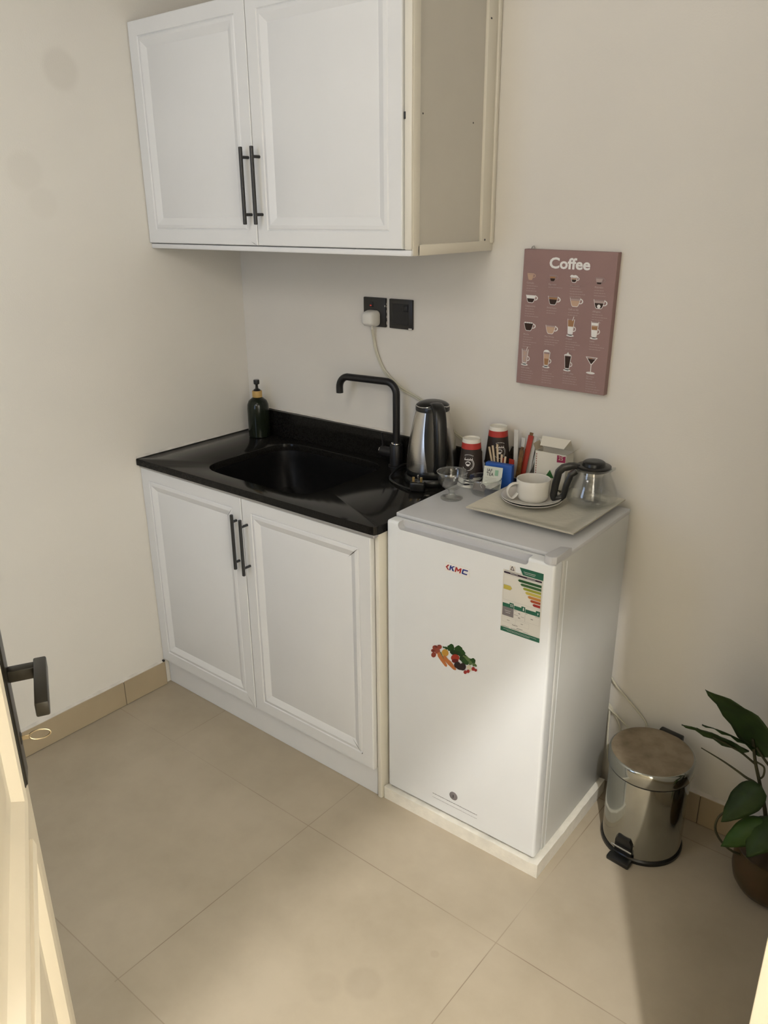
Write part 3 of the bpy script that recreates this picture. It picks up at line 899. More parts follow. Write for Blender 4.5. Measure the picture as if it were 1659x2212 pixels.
# maker's badge
m = MB()
m.box(-0.287, -0.217, Y0 - 0.0008, 0.0002, 0.7735, 0.7975, 0.0003, 1, mi=0)
YB = Y0 - 0.0012
m.flat([(-0.2850, 0.7855), (-0.2785, 0.7925), (-0.2745, 0.7925), (-0.2800, 0.7855), (-0.2745, 0.7785), (-0.2785, 0.7785)], YB, mi=1)
def letter(polys, x0, mi):
    for P in polys:
        m.flat([((x + 0.22 * z) * 0.001 + x0, z * 0.001 + 0.7790) for x, z in P], YB, mi=mi)
letter([[(0, 0), (4, 0), (4, 13.5), (0, 13.5)], [(4, 5.6), (6.2, 7.2), (14.5, 13.5), (9.0, 13.5), (4, 9.2)], [(4.6, 7.6), (8.2, 8.6), (14.8, 0), (9.2, 0)]], -0.2750, 2)
letter([[(0, 0), (4, 0), (4, 13.5), (0, 13.5)], [(13, 0), (17, 0), (17, 13.5), (13, 13.5)], [(4, 13.5), (4, 8.2), (7.6, 3.0), (8.5, 3.0), (8.5, 7.6)], [(13, 13.5), (13, 8.2), (9.4, 3.0), (8.5, 3.0), (8.5, 7.6)]], -0.2592, 1)
letter([[(2.0, 0), (15.5, 0), (15.5, 3.4), (2.0, 3.4)], [(2.0, 10.1), (15.5, 10.1), (15.5, 13.5), (2.0, 13.5)], [(0, 2.0), (2.0, 0), (4.0, 3.4), (4.0, 10.1), (2.0, 13.5), (0, 11.5)]], -0.2396, 2)
m.build('maker_badge', ['print_white', 'k_red', 'k_blue'], fg, smooth=False)
EL={'green_top':[(-85.9,837.2),(-26.5,838.2),(-26.1,821.4),(-76.9,821.0)],'dark':[(-125.2,818.5),(-28.9,820.1),(-29.1,815.4),(-125.2,814.3)],'frame':[(-125.1,811.1),(-29.0,814.9),(-28.2,749.5),(-124.2,745.5)],'b1':[(-88.7,804.0),(-85.2,808.0),(-29.0,809.3),(-29.3,803.0),(-84.3,801.6)],'b2':[(-81.8,796.0),(-78.8,799.5),(-29.1,800.5),(-29.2,794.2),(-78.5,793.3)],'b3':[(-75.0,788.0),(-72.0,791.3),(-28.8,791.7),(-29.1,785.9),(-71.6,785.0)],'b4':[(-68.6,779.9),(-65.6,783.4),(-28.9,782.9),(-29.0,776.6),(-65.7,776.5)],'b5':[(-61.7,771.4),(-59.3,774.6),(-28.9,774.5),(-29.0,768.2),(-57.8,767.8)],'b6':[(-55.3,762.8),(-52.9,765.9),(-28.8,766.7),(-28.8,760.9),(-51.4,759.4)],'b7':[(-48.5,754.3),(-45.5,757.9),(-28.8,758.3),(-28.7,752.0),(-45.1,751.4)],'yel':[(-123.5,784.0),(-107.1,785.5),(-101.6,779.2),(-105.4,774.3),(-123.1,773.4)],'g1':[(-124.8,738.9),(-106.8,739.5),(-106.4,742.5),(-96.0,742.3),(-95.3,730.1),(-124.8,728.5)],'gray':[(-124.8,728.5),(-95.3,730.1),(-95.2,707.3),(-124.8,706.0)],'g2':[(-94.8,739.4),(-75.9,740.5),(-76.0,742.9),(-66.0,743.0),(-65.6,730.3),(-94.2,729.3)],'g3':[(-65.4,738.9),(-39.1,740.2),(-38.8,743.0),(-28.6,743.5),(-28.5,731.4),(-65.1,730.4)],'foot':[(-127.9,674.6),(-25.2,676.6),(-24.9,665.8),(-127.7,664.6)],'whole':[(-127.9,827.7),(-26.0,838.3),(-24.4,666.0),(-127.7,664.6)],'logo':[(-108.3,826.3),(-105.0,835.1),(-99.7,827.6)],'t1':[(-76.4,829.9),(-44.0,830.7),(-44.1,829.1),(-76.5,828.3)],'t2':[(-74.1,825.9),(-44.8,826.9),(-44.7,825.4),(-74.0,824.4)],'l1':[(-94.6,726.5),(-87.0,727.0)],'l2':[(-82.9,722.1),(-78.0,722.2)],'l3':[(-93.5,716.0),(-82.6,716.2)],'l4':[(-83.4,711.6),(-76.8,711.0)],'l5':[(-50.4,717.9),(-44.0,717.9)],'l6':[(-40.4,727.1),(-29.4,727.9)],'l7':[(-111.2,696.7),(-104.5,696.6)],'l8':[(-74.9,697.5),(-69.5,697.1)],'l9':[(-96.9,688.1),(-83.2,688.8)],'l10':[(-124.2,678.0),(-104.6,678.4)],'l11':[(-99.1,678.0),(-78.2,678.9)],'l12':[(-85.0,682.7),(-69.8,683.9)],'h1':[(-124.6,701.2),(-27.6,709.3)],'h2':[(-124.2,689.7),(-54.3,695.1)],'h3':[(-124.2,685.3),(-54.6,691.2)],'v1':[(-65.7,727.0),(-64.8,709.0)],'l13':[(-75.5,715.8),(-66.9,716.4)],'w1':[(-101.3,739.6),(-101.0,734.3)],'w2':[(-69.8,738.6),(-69.5,732.3)],'w3':[(-34.3,739.1),(-34.0,733.9)],'wt':[(-108.8,816.7),(-88.4,817.2)],'wt2':[(-66.1,816.7),(-45.2,817.5)],'gt':[(-117.9,719.2),(-102.0,720.9)],'gt2':[(-116.0,714.9),(-103.3,715.6)],'ft':[(-119.9,671.7),(-32.6,673.0)]}
names = ['lab', 'p_teal', 'p_dark', 'p_line', 'p_g1', 'p_g2', 'p_g3', 'p_y', 'p_o', 'p_r1', 'p_r2', 'p_grey', 'print_white', 'print_black']
ix = {n: i for i, n in enumerate(names)}
m = MB()
dec([(-127.5, 664.5), (-25.5, 664.5), (-25.5, 838), (-76, 838), (-84, 823), (-127.5, 823)], ix['lab'], 0, m)
dec([(-112, 823), (-96, 823), (-97, 836), (-111, 836)], ix['lab'], 0, m)
dec([(-86, 838), (-26, 838), (-26, 821), (-77, 821)], ix['p_teal'], 1, m)
dec([(-125.2, 818.6), (-29, 818.6), (-29, 814.2), (-125.2, 814.2)], ix['p_dark'], 1, m)
def frame(x0, x1, z0, z1, t, mi, lay):
    for a in (((x0, z0), (x1, z0), (x1, z0 + t), (x0, z0 + t)), ((x0, z1 - t), (x1, z1 - t), (x1, z1), (x0, z1)), ((x0, z0), (x0 + t, z0), (x0 + t, z1), (x0, z1)), ((x1 - t, z0), (x1, z0), (x1, z1), (x1 - t, z1))):
        dec(a, mi, lay, m)
frame(-125, -28.6, 747.5, 812, 0.45, ix['p_line'], 1)
for k, mn in (('b1', 'p_g1'), ('b2', 'p_g2'), ('b3', 'p_g3'), ('b4', 'p_y'), ('b5', 'p_o'), ('b6', 'p_r1'), ('b7', 'p_r2')):
    P = EL[k]
    x0 = P[0][0]; zt = (P[1][1] + P[2][1]) / 2; zb = (P[3][1] + P[4][1]) / 2
    dec([(x0, (zt + zb) / 2), (x0 + 3.4, zt), (-29, zt), (-29, zb), (x0 + 3.4, zb)], ix[mn], 2, m)
dec([(-124.5, 785.6), (-106.5, 785.6), (-102.0, 779.7), (-106.5, 773.8), (-124.5, 773.8)], ix['p_line'], 1, m)
dec([(-124, 785), (-107, 785), (-102.6, 779.7), (-107, 774.4), (-124, 774.4)], ix['p_y'], 2, m)
dec([(-124.8, 738.9), (-106.8, 738.9), (-106.6, 743), (-96.0, 743), (-95.4, 729.5), (-124.8, 729.5)], ix['p_teal'], 1, m)
dec([(-124.8, 729.5), (-95.4, 729.5), (-95.4, 706.6), (-124.8, 706.6)], ix['p_grey'], 1, m)
dec([(-94.6, 738.9), (-76, 738.9), (-76, 743), (-66, 743), (-65.8, 729.5), (-94.6, 729.5)], ix['p_teal'], 1, m)
dec([(-65.2, 738.9), (-39, 738.9), (-39, 743), (-28.6, 743), (-28.6, 729.5), (-65.2, 729.5)], ix['p_teal'], 1, m)
dec([(-127.5, 676), (-25.3, 676), (-25.3, 664.6), (-127.5, 664.6)], ix['p_teal'], 1, m)
frame(-94.6, -65.4, 706.6, 729.5, 0.35, ix['p_line'], 1); frame(-65.4, -28.6, 706.6, 729.5, 0.35, ix['p_line'], 1)
frame(-124.8, -54.0, 690.5, 703.5, 0.35, ix['p_line'], 1); frame(-89.6, -54.0, 690.5, 703.5, 0.35, ix['p_line'], 1)
# triangle mark above the dark bar
for a, b_ in (((-108.5, 825.5), (-105.0, 835)), ((-105.0, 835), (-99.7, 826)), ((-109.0, 826), (-99.3, 826))):
    d = Vector((b_[0] - a[0], b_[1] - a[1])).normalized(); q = Vector((-d.y, d.x)) * 0.8
    dec([(a[0] + q.x, a[1] + q.y), (b_[0] + q.x, b_[1] + q.y), (b_[0] - q.x, b_[1] - q.y), (a[0] - q.x, a[1] - q.y)], ix['p_dark'], 1, m)
# tiny illegible print as short word-like dashes
def words(x0, x1, z, h, mi, lay, rnd):
    x = x0
    while x < x1 - 0.6:
        wd = rnd.uniform(1.0, 3.2) * h / 0.9 * 0.6
        wd = min(wd, x1 - x)
        dec([(x, z), (x + wd, z), (x + wd, z + h), (x, z + h)], mi, lay, m)
        x += wd + 0.35 * h
rn = random.Random(3)
for x0, x1, z, h, k in ((-123, -80, 821.6, 0.5, 'p_grey'), (-123, -80, 820.2, 0.5, 'p_grey'), (-109, -89, 816.2, 1.0, 'print_white'), (-66, -45, 816.0, 1.0, 'print_white'), (-75, -45, 829.2, 1.3, 'mint'), (-73, -46, 825.6, 1.1, 'mint'), (-118, -102, 720, 0.9, 'print_white'), (-116, -104, 715.2, 0.9, 'print_white'),
                        (-93.5, -87.5, 726.4, 0.8, 'print_black'), (-82.5, -78.3, 721.4, 1.6, 'print_black'), (-93.4, -83, 715.6, 0.8, 'print_black'), (-75, -67, 715.6, 0.8, 'p_grey'), (-82.6, -77.5, 710.4, 1.6, 'print_black'), (-50.4, -44.2, 717.0, 1.6, 'print_black'), (-40, -29.6, 727.0, 0.8, 'print_black'), (-64, -59, 727.0, 0.7, 'print_black'),
                        (-111, -104.6, 696.2, 1.0, 'print_black'), (-75, -69.7, 696.6, 1.2, 'print_black'), (-97, -83, 687.8, 1.2, 'print_black'), (-85, -70, 682.4, 1.1, 'print_black'), (-124, -104.8, 678.0, 0.9, 'print_black'), (-99, -78.4, 678.2, 1.0, 'print_black'), (-68, -55, 679, 0.8, 'p_grey'), (-120, -33, 671.5, 0.8, 'mint'), (-110, -50, 668.6, 0.8, 'mint')):
    if k == 'mint':
        words(x0, x1, z, h * 0.8, ix['print_white'], 2, rn)
    else:
        words(x0, x1, z, h, ix[k], 2, rn)
for cx, k in ((-101.2, 0), (-70.2, 1), (-33.6, 2)):
    if k == 0:
        for dx, dz in ((-1.9, 2), (1.9, 2), (-1.9, -1.9), (1.9, -1.9)):
            dec([(cx + dx - 1.1, 736.6 + dz - 1.1), (cx + dx + 1.1, 736.6 + dz - 1.1), (cx + dx + 1.1, 736.6 + dz + 1.1), (cx + dx - 1.1, 736.6 + dz + 1.1)], ix['print_white'], 2, m)
    elif k == 1:
        dec([(cx - 1.2, 732.6), (cx + 1.2, 732.6), (cx + 1.2, 740), (cx, 741), (cx - 1.2, 740)], ix['print_white'], 2, m)
    else:
        dec([(cx + 1.6, 740.5), (cx - 2.2, 736), (cx, 736), (cx - 1.4, 731.8), (cx + 2.4, 737), (cx + 0.3, 737)], ix['print_white'], 2, m)
m.build('energy_label', names, fg, smooth=False)
VG=[('green',[(-254.8,571.4),(-254.7,566.9),(-258.9,559.9),(-262.3,557.2),(-266.6,557.1),(-272.2,556.0),(-274.0,558.2),(-275.5,564.1),(-275.5,569.0),(-271.1,572.5),(-267.8,576.4),(-263.5,579.4),(-257.9,578.0),(-256.1,573.9)]),('green',[(-230.9,570.3),(-233.1,563.9),(-239.0,560.5),(-243.3,559.4),(-248.6,557.6),(-253.6,559.5),(-254.2,565.9),(-254.5,570.2),(-252.2,573.9),(-246.3,579.8),(-242.1,582.6),(-236.7,580.9),(-231.7,578.9),(-231.2,575.9)]),('green',[(-221.7,568.3),(-223.3,562.5),(-226.7,556.4),(-229.7,554.8),(-235.8,553.3),(-240.1,552.0),(-242.3,554.8),(-245.0,560.0),(-243.3,564.2),(-239.8,567.6),(-236.8,572.1),(-230.7,574.9),(-226.3,572.8),(-224.2,570.1)]),('dgreen',[(-235.3,560.2),(-236.1,556.8),(-242.4,554.5),(-249.2,551.1),(-255.6,548.6),(-263.7,549.6),(-267.3,552.7),(-267.9,554.3),(-267.0,557.5),(-260.8,563.3),(-253.9,565.4),(-247.4,564.9),(-239.5,566.4),(-236.0,565.2)]),('green',[(-272.8,562.0),(-272.7,561.2),(-276.6,557.9),(-280.4,557.8),(-283.3,559.7),(-288.0,558.5),(-289.4,559.0),(-289.3,562.4),(-289.3,563.6),(-285.3,563.4),(-281.6,564.6),(-278.8,565.7),(-274.0,564.3),(-272.6,562.0)]),('dgreen',[(-216.1,554.3),(-217.5,549.7),(-219.4,546.4),(-225.1,540.6),(-230.1,538.1),(-233.9,540.7),(-238.7,542.8),(-239.2,545.9),(-237.8,552.4),(-236.0,558.3),(-230.1,561.1),(-225.1,562.3),(-221.4,563.1),(-216.7,560.7)]),('green',[(-209.8,544.1),(-212.8,538.1),(-215.4,536.4),(-221.4,535.3),(-226.5,533.6),(-229.2,535.4),(-232.6,540.0),(-232.0,543.8),(-228.9,546.6),(-226.3,550.5),(-220.4,553.8),(-215.2,552.3),(-212.5,549.7),(-209.2,548.7)]),('lgreen',[(-204.2,549.0),(-206.1,549.1),(-211.0,547.4),(-214.0,547.0),(-218.3,550.0),(-222.3,553.2),(-222.3,554.9),(-222.6,557.0),(-220.7,560.4),(-215.8,560.9),(-212.7,558.3),(-208.5,557.9),(-204.6,556.5),(-204.5,551.5)]),('green',[(-192.3,554.5),(-193.1,550.1),(-197.6,546.0),(-200.8,546.4),(-204.1,546.6),(-208.3,545.9),(-208.7,549.8),(-208.7,554.6),(-207.8,556.4),(-203.2,558.8),(-200.2,561.8),(-196.9,561.8),(-192.6,559.0),(-192.2,556.5)]),('lgreen',[(-187.5,542.5),(-190.4,539.7),(-192.3,540.5),(-195.0,540.0),(-199.2,538.5),(-200.4,541.4),(-201.8,544.4),(-202.4,544.7),(-199.4,546.6),(-197.7,549.3),(-195.0,549.2),(-190.7,547.4),(-189.6,546.6),(-188.3,545.9)]),('lgreen',[(-201.6,547.8),(-201.3,544.2),(-203.9,539.7),(-205.0,539.7),(-207.2,539.4),(-210.4,537.7),(-210.5,540.1),(-211.7,544.1),(-212.0,545.8),(-209.2,547.7),(-208.2,550.9),(-206.1,552.2),(-202.8,550.4),(-202.6,548.5)]),('lgreen',[(-213.9,556.8),(-215.8,556.7),(-216.8,555.0),(-220.9,552.8),(-224.4,554.3),(-225.9,555.8),(-228.9,554.8),(-228.7,556.7),(-226.9,560.0),(-225.8,559.7),(-221.7,559.5),(-218.3,561.1),(-216.8,560.6),(-213.7,558.1)]),('tom',[(-291.8,560.4),(-292.4,557.3),(-294.2,554.5),(-296.9,552.3),(-299.9,551.2),(-302.6,551.5),(-304.6,553.1),(-305.3,555.6),(-304.7,558.6),(-302.8,561.5),(-300.1,563.7),(-297.1,564.8),(-294.4,564.5),(-292.5,562.9)]),('tom',[(-301.0,551.2),(-303.0,547.9),(-306.6,545.3),(-310.9,543.8),(-315.2,543.7),(-318.6,545.2),(-320.5,547.8),(-320.4,551.1),(-318.3,554.4),(-314.8,557.0),(-310.4,558.5),(-306.1,558.5),(-302.8,557.1),(-300.9,554.5)]),('tom2',[(-296.9,546.9),(-297.7,543.0),(-299.9,539.3),(-303.1,536.5),(-306.7,535.2),(-310.0,535.7),(-312.4,537.8),(-313.2,541.1),(-312.5,545.1),(-310.3,548.8),(-307.0,551.6),(-303.4,552.8),(-300.1,552.4),(-297.8,550.3)]),('tom',[(-309.8,543.6),(-310.6,541.1),(-312.6,538.6),(-315.6,536.5),(-319.0,535.3),(-322.0,535.2),(-324.1,536.3),(-324.9,538.3),(-324.2,540.8),(-322.1,543.4),(-319.1,545.4),(-315.8,546.6),(-312.7,546.7),(-310.6,545.6)]),('tom',[(-309.4,529.0),(-311.2,525.4),(-314.1,522.4),(-317.5,520.8),(-320.7,520.7),(-323.1,522.3),(-324.1,525.2),(-323.6,528.8),(-321.7,532.4),(-318.8,535.3),(-315.4,537.0),(-312.3,537.0),(-309.9,535.5),(-308.9,532.6)]),('dtom',[(-304.9,554.9),(-305.7,553.8),(-307.2,552.9),(-309.1,552.4),(-311.1,552.4),(-312.8,552.9),(-313.8,553.7),(-313.9,554.8),(-313.1,555.9),(-311.6,556.8),(-309.6,557.2),(-307.6,557.2),(-305.9,556.8),(-305.0,555.9)]),('dtom',[(-313.3,541.8),(-313.7,540.6),(-315.0,539.3),(-316.9,538.2),(-319.1,537.4),(-321.0,537.2),(-322.4,537.5),(-322.9,538.4),(-322.4,539.6),(-321.1,540.9),(-319.2,542.0),(-317.0,542.7),(-315.1,543.0),(-313.7,542.6)]),('dtom',[(-297.5,562.9),(-297.9,561.9),(-298.9,561.0),(-300.4,560.1),(-302.1,559.5),(-303.6,559.3),(-304.7,559.6),(-305.1,560.2),(-304.7,561.1),(-303.7,562.1),(-302.2,563.0),(-300.5,563.6),(-299.0,563.8),(-297.9,563.5)]),('yellow',[(-272.0,553.9),(-271.1,549.4),(-272.3,544.5),(-275.2,540.2),(-279.4,537.2),(-284.0,536.2),(-288.0,537.4),(-290.7,540.6),(-291.6,545.1),(-290.4,550.1),(-287.4,554.4),(-283.3,557.4),(-278.7,558.3),(-274.7,557.1)]),('carrot',[(-305.6,537.3),(-300.9,542.3),(-295.5,542.3),(-288.5,534.4),(-274.5,513.5),(-275.7,508.5),(-281.1,508.4),(-295.0,520.3),(-303.4,529.0)]),('carrot',[(-288.5,535.7),(-280.5,539.8),(-272.2,532.5),(-262.7,528.2),(-246.9,513.3),(-248.8,508.7),(-255.5,508.2),(-271.8,517.0),(-282.9,524.7)]),('lgreen',[(-296.9,544.4),(-293.5,545.6),(-284.3,528.1),(-287.0,529.7)]),('red',[(-238.7,548.5),(-239.8,543.6),(-243.1,538.9),(-248.1,535.1),(-253.6,533.0),(-258.7,533.2),(-262.3,535.5),(-263.7,539.4),(-262.5,544.3),(-259.1,549.1),(-254.2,552.9),(-248.6,554.9),(-243.6,554.7),(-240.1,552.4)]),('dred',[(-241.0,538.7),(-241.9,535.8),(-244.6,532.8),(-248.5,530.3),(-252.9,528.7),(-256.9,528.3),(-259.7,529.3),(-260.8,531.5),(-259.9,534.3),(-257.2,537.3),(-253.2,539.9),(-248.8,541.5),(-244.9,541.8),(-242.1,540.8)]),('egg',[(-234.7,526.1),(-236.9,521.7),(-240.6,518.1),(-244.9,516.0),(-249.1,516.0),(-252.3,517.9),(-253.8,521.4),(-253.4,525.9),(-251.1,530.3),(-247.4,533.9),(-243.0,535.9),(-238.9,536.0),(-235.8,534.1),(-234.3,530.6)]),('egg',[(-218.5,530.3),(-219.3,525.3),(-221.8,520.5),(-225.7,517.0),(-230.0,515.4),(-234.0,516.0),(-236.8,518.7),(-237.9,523.1),(-237.1,528.1),(-234.5,532.9),(-230.7,536.4),(-226.3,538.0),(-222.4,537.4),(-219.6,534.6)]),('egg',[(-227.3,520.9),(-229.2,518.0),(-232.6,515.6),(-237.0,514.2),(-241.4,514.1),(-245.0,515.3),(-247.1,517.7),(-247.2,520.6),(-245.3,523.6),(-241.8,526.0),(-237.4,527.4),(-233.0,527.5),(-229.4,526.2),(-227.4,523.9)]),('garlic',[(-203.7,534.5),(-204.2,531.5),(-205.9,528.7),(-208.4,526.5),(-211.3,525.5),(-213.9,525.7),(-215.7,527.3),(-216.5,529.8),(-215.9,532.7),(-214.2,535.6),(-211.7,537.7),(-208.8,538.8),(-206.2,538.5),(-204.4,537.0)]),('garlic',[(-200.9,529.2),(-201.2,526.8),(-202.2,524.7),(-203.7,523.1),(-205.4,522.5),(-207.0,522.9),(-208.1,524.3),(-208.5,526.3),(-208.2,528.6),(-207.2,530.8),(-205.7,532.3),(-204.0,533.0),(-202.5,532.6),(-201.3,531.2)]),('berry',[(-215.0,516.2),(-215.4,513.7),(-216.7,511.3),(-218.6,509.6),(-220.8,508.7),(-222.8,509.0),(-224.3,510.4),(-224.8,512.5),(-224.4,515.0),(-223.1,517.4),(-221.2,519.2),(-219.0,520.0),(-217.0,519.7),(-215.5,518.3)]),('berry',[(-207.1,521.7),(-207.5,519.4),(-208.6,517.1),(-210.4,515.5),(-212.4,514.7),(-214.3,515.0),(-215.6,516.3),(-216.1,518.4),(-215.7,520.7),(-214.5,523.0),(-212.8,524.6),(-210.8,525.4),(-208.9,525.1),(-207.6,523.8)]),('berry',[(-192.3,534.3),(-192.7,531.7),(-193.9,529.2),(-195.8,527.4),(-198.0,526.6),(-200.0,526.9),(-201.4,528.4),(-202.0,530.7),(-201.6,533.3),(-200.3,535.8),(-198.4,537.6),(-196.2,538.4),(-194.3,538.0),(-192.9,536.5)]),('berry',[(-186.0,532.8),(-186.3,530.9),(-187.4,529.1),(-188.9,527.7),(-190.8,527.1),(-192.4,527.2),(-193.6,528.2),(-194.1,529.8),(-193.7,531.7),(-192.6,533.5),(-191.0,534.9),(-189.2,535.6),(-187.6,535.4),(-186.4,534.4)])]
vn = ['v_green', 'v_dgreen', 'v_lgreen', 'v_tom', 'v_tom2', 'v_dtom', 'v_yellow', 'v_carrot', 'v_red', 'v_dred', 'v_egg', 'v_garlic', 'v_berry', 'lab']
m = MB()
for i, (k, P) in enumerate(VG):
    dec([(x * 0.93 - 17.5 if False else x, z) for x, z in P], vn.index('v_' + k), 0.12 * i, m)
m.build('vegetable_sticker', vn, fg, smooth=False)
m = MB()
m.lathe([(0.0125, 0), (0.0125, 0.0012), (0.0115, 0.0016)], 28, mi=0, tf=Matrix.Translation((-0.245, 0.0, 0.1195)) @ Matrix.Rotation(math.radians(90), 4, 'X'))
m.box(-0.2458, -0.2442, -0.0022, -0.0014, 0.115, 0.124, mi=1)
m.build('lock_cap', ['p_grey', 'print_black'], fg)
m = MB()
rn = random.Random(5)
def words2(x0, x1, z, h):
    x = x0
    while x < x1:
        wd = min(rn.uniform(2.0, 6.0) * h / 1.6, x1 - x)
        dec([(x, z), (x + wd, z + rn.uniform(-0.3, 0.3)), (x + wd, z + h), (x, z + h * 0.8)], 0, 0, m)
        x += wd + rn.uniform(0.5, 1.1)
words2(-313, -170, 94.5, 2.0)
words2(-313, -170, 82.5, 1.1)
m.build('door_notice', ['p_grey'], fg, smooth=False)

# foam slab under the fridge
fs = MB()
nx, ny = 60, 50
def foam_pt(i, j):
    x = -0.476 + (0.476 + 0.0155) * i / nx
    y = -0.0085 + 0.412 * j / ny
    z = 0.0375 + 0.0020 * noise.noise(Vector((x * 30, y * 30, 0)))
    if i > nx - 3:
        z += 0.004 + 0.003 * noise.noise(Vector((x * 10, y * 25, 3)))
    if j < 2 and i < nx - 2:
        z += 0.002 + 0.0040 * noise.noise(Vector((x * 14, 7, 3)))
    return (x, y, z)
top = [[foam_pt(i, j) for i in range(nx + 1)] for j in range(ny + 1)]
vs = [p for r in top for p in r]
fcs = [[j * (nx + 1) + i, j * (nx + 1) + i + 1, (j + 1) * (nx + 1) + i + 1, (j + 1) * (nx + 1) + i] for j in range(ny) for i in range(nx)]
fs.add(vs, fcs)
edge = [top[0][i] for i in range(nx + 1)] + [top[j][nx] for j in range(1, ny + 1)] + [top[ny][i] for i in range(nx - 1, -1, -1)] + [top[j][0] for j in range(ny - 1, 0, -1)]
n = len(edge)
fs.add(list(edge) + [(x, y, 0) for x, y, z in edge], [[(i + 1) % n, i, n + i, n + (i + 1) % n] for i in range(n)] + [[n + i for i in range(n)][::-1]])
fo = fs.build('foam_slab', 'foam', None, angle=50)
fo.location = (1.4772, -0.4508, 0); fo.rotation_euler = (0, 0, FR)
tag(fo, 'white polystyrene slab with ragged edges under the fridge', 'foam slab')

# ================================================================ kettle
KC = (0.884, -0.090, 0.850)
ks = thing('kettle_stand', 'round black power stand under the kettle with its cable and loose plug', 'kettle stand', KC)
m = MB(); m.lathe([(0.079, 0), (0.081, 0.003), (0.081, 0.014), (0.076, 0.021), (0.03, 0.022)], 48)
m.build('stand_base', 'plastic_black', ks)
cp = [(0.800, -0.065, 0.860), (0.778, -0.052, 0.862), (0.762, -0.070, 0.868), (0.766, -0.120, 0.858), (0.790, -0.170, 0.8545), (0.840, -0.200, 0.8545), (0.890, -0.215, 0.8560), (0.905, -0.213, 0.860)]
m = MB(); m.tube(smooth_path(sub(cp, KC), 6), 0.0035, 8)
m.build('cable', 'plastic_black', ks)
m = MB()
T = Matrix.Translation(Vector((0.918, -0.205, 0.868)) - Vector(KC)) @ Matrix.Rotation(math.radians(25), 4, 'Z')
m.box(-0.022, 0.022, -0.012, 0.012, -0.017, 0.012, 0.006, 3, tf=T)
pl = m.build('plug', 'plastic_black', ks)
m = MB()
for px_, py_ in ((-0.011, -0.004), (0.011, -0.004)):
    m.box(px_ - 0.0034, px_ + 0.0034, py_ - 0.002, py_ + 0.002, 0.012, 0.026, 0.0006, 1, tf=T)
m.build('pin', 'brass', pl)
m = MB(); m.box(-0.002, 0.002, 0.004, 0.009, 0.012, 0.029, 0.0006, 1, tf=T)
m.build('pin', 'chrome', pl)

kt = thing('electric_kettle', 'brushed steel electric kettle with black lid and handle beside the tap', 'kettle', (KC[0], KC[1], 0.8722))
m = MB(); m.lathe([(0.070, 0.0), (0.0735, 0.002), (0.0745, 0.012), (0.0735, 0.016)], 56)
m.build('base_ring', 'plastic_black', kt)
KP = [(0.0738, 0.016), (0.0742, 0.022), (0.0730, 0.045), (0.0700, 0.075), (0.0655, 0.105), (0.0600, 0.135), (0.0545, 0.160), (0.0495, 0.180), (0.0475, 0.187)]
m = MB(); m.lathe(KP, 64)
m.build('body', 'brushed', kt)
m = MB(); m.lathe([(0.0470, 0.186), (0.0490, 0.188), (0.0490, 0.198), (0.0465, 0.2035), (0.040, 0.2085), (0.028, 0.2130), (0.012, 0.2150)], 48)
lidk = m.build('lid', 'plastic_black', kt)
m = MB()
az0 = math.radians(-40)
tp = []
for k in range(41):
    a = math.radians(-175 + 270 * k / 40)
    d = abs((a - az0 + PI) % (2 * PI) - PI)
    lift = 0.012 * math.exp(-(d / 0.42) ** 2)
    r = 0.0480 - 0.014 * math.exp(-(d / 0.42) ** 2)
    tp.append((r * math.cos(a), r * math.sin(a), 0.2012 + lift * 0.75))
m.tube(tp, 0.0016, 6)
m.build('lid_trim', 'chrome', lidk)
# black window strip on the body under the handle
m = MB()
def krad(z):
    for (r0, z0), (r1, z1) in zip(KP[:-1], KP[1:]):
        if z0 <= z <= z1:
            return r0 + (r1 - r0) * (z - z0) / (z1 - z0)
    return KP[-1][0] if z > 0.1 else KP[0][0]
rows = []
for k in range(25):
    z = 0.022 + (0.188 - 0.022) * k / 24
    r = krad(z) + 0.0015
    wd = 0.020 + 0.008 * math.sin(PI * k / 24) + 0.004 * k / 24
    az1 = az0 - 0.16
    rows.append([((r if abs(q) < 1 else r - 0.004) * math.cos(az1 + q * wd / r), (r if abs(q) < 1 else r - 0.004) * math.sin(az1 + q * wd / r), z) for q in (-1.02, -0.98, -0.6, -0.2, 0.2, 0.6, 0.98, 1.02)])
m.loft(rows, cap0=False, cap1=False, close=False)
m.build('water_window', 'plastic_black', kt)
m = MB()
ctrl = [(0.030, 0.206), (0.052, 0.208), (0.074, 0.198), (0.088, 0.172), (0.096, 0.140), (0.101, 0.105), (0.1015, 0.070), (0.097, 0.045), (0.085, 0.030), (0.074, 0.026)]
cpth = smooth_path([(r, 0, z) for r, z in ctrl], 6)
rings = []
for i, p in enumerate(cpth):
    t = (cpth[min(i + 1, len(cpth) - 1)] - cpth[max(i - 1, 0)]).normalized()
    nrm = Vector((-t.z, 0, t.x))
    u = i / (len(cpth) - 1)
    hw = 0.018 - 0.003 * u
    ht = 0.0085 + 0.003 * math.sin(PI * u)
    ring = []
    for k in range(16):
        a = 2 * PI * k / 16
        c_, s_ = math.cos(a), math.sin(a)
        e = (abs(c_) ** 3.5 + abs(s_) ** 3.5) ** (-1 / 3.5)
        ring.append(p + nrm * (ht * e * s_) + Vector((0, hw * e * c_, 0)))
    rings.append(ring)
m.loft(rings, tf=Matrix.Rotation(az0, 4, 'Z'))
m.build('handle', 'plastic_black', kt, angle=50)

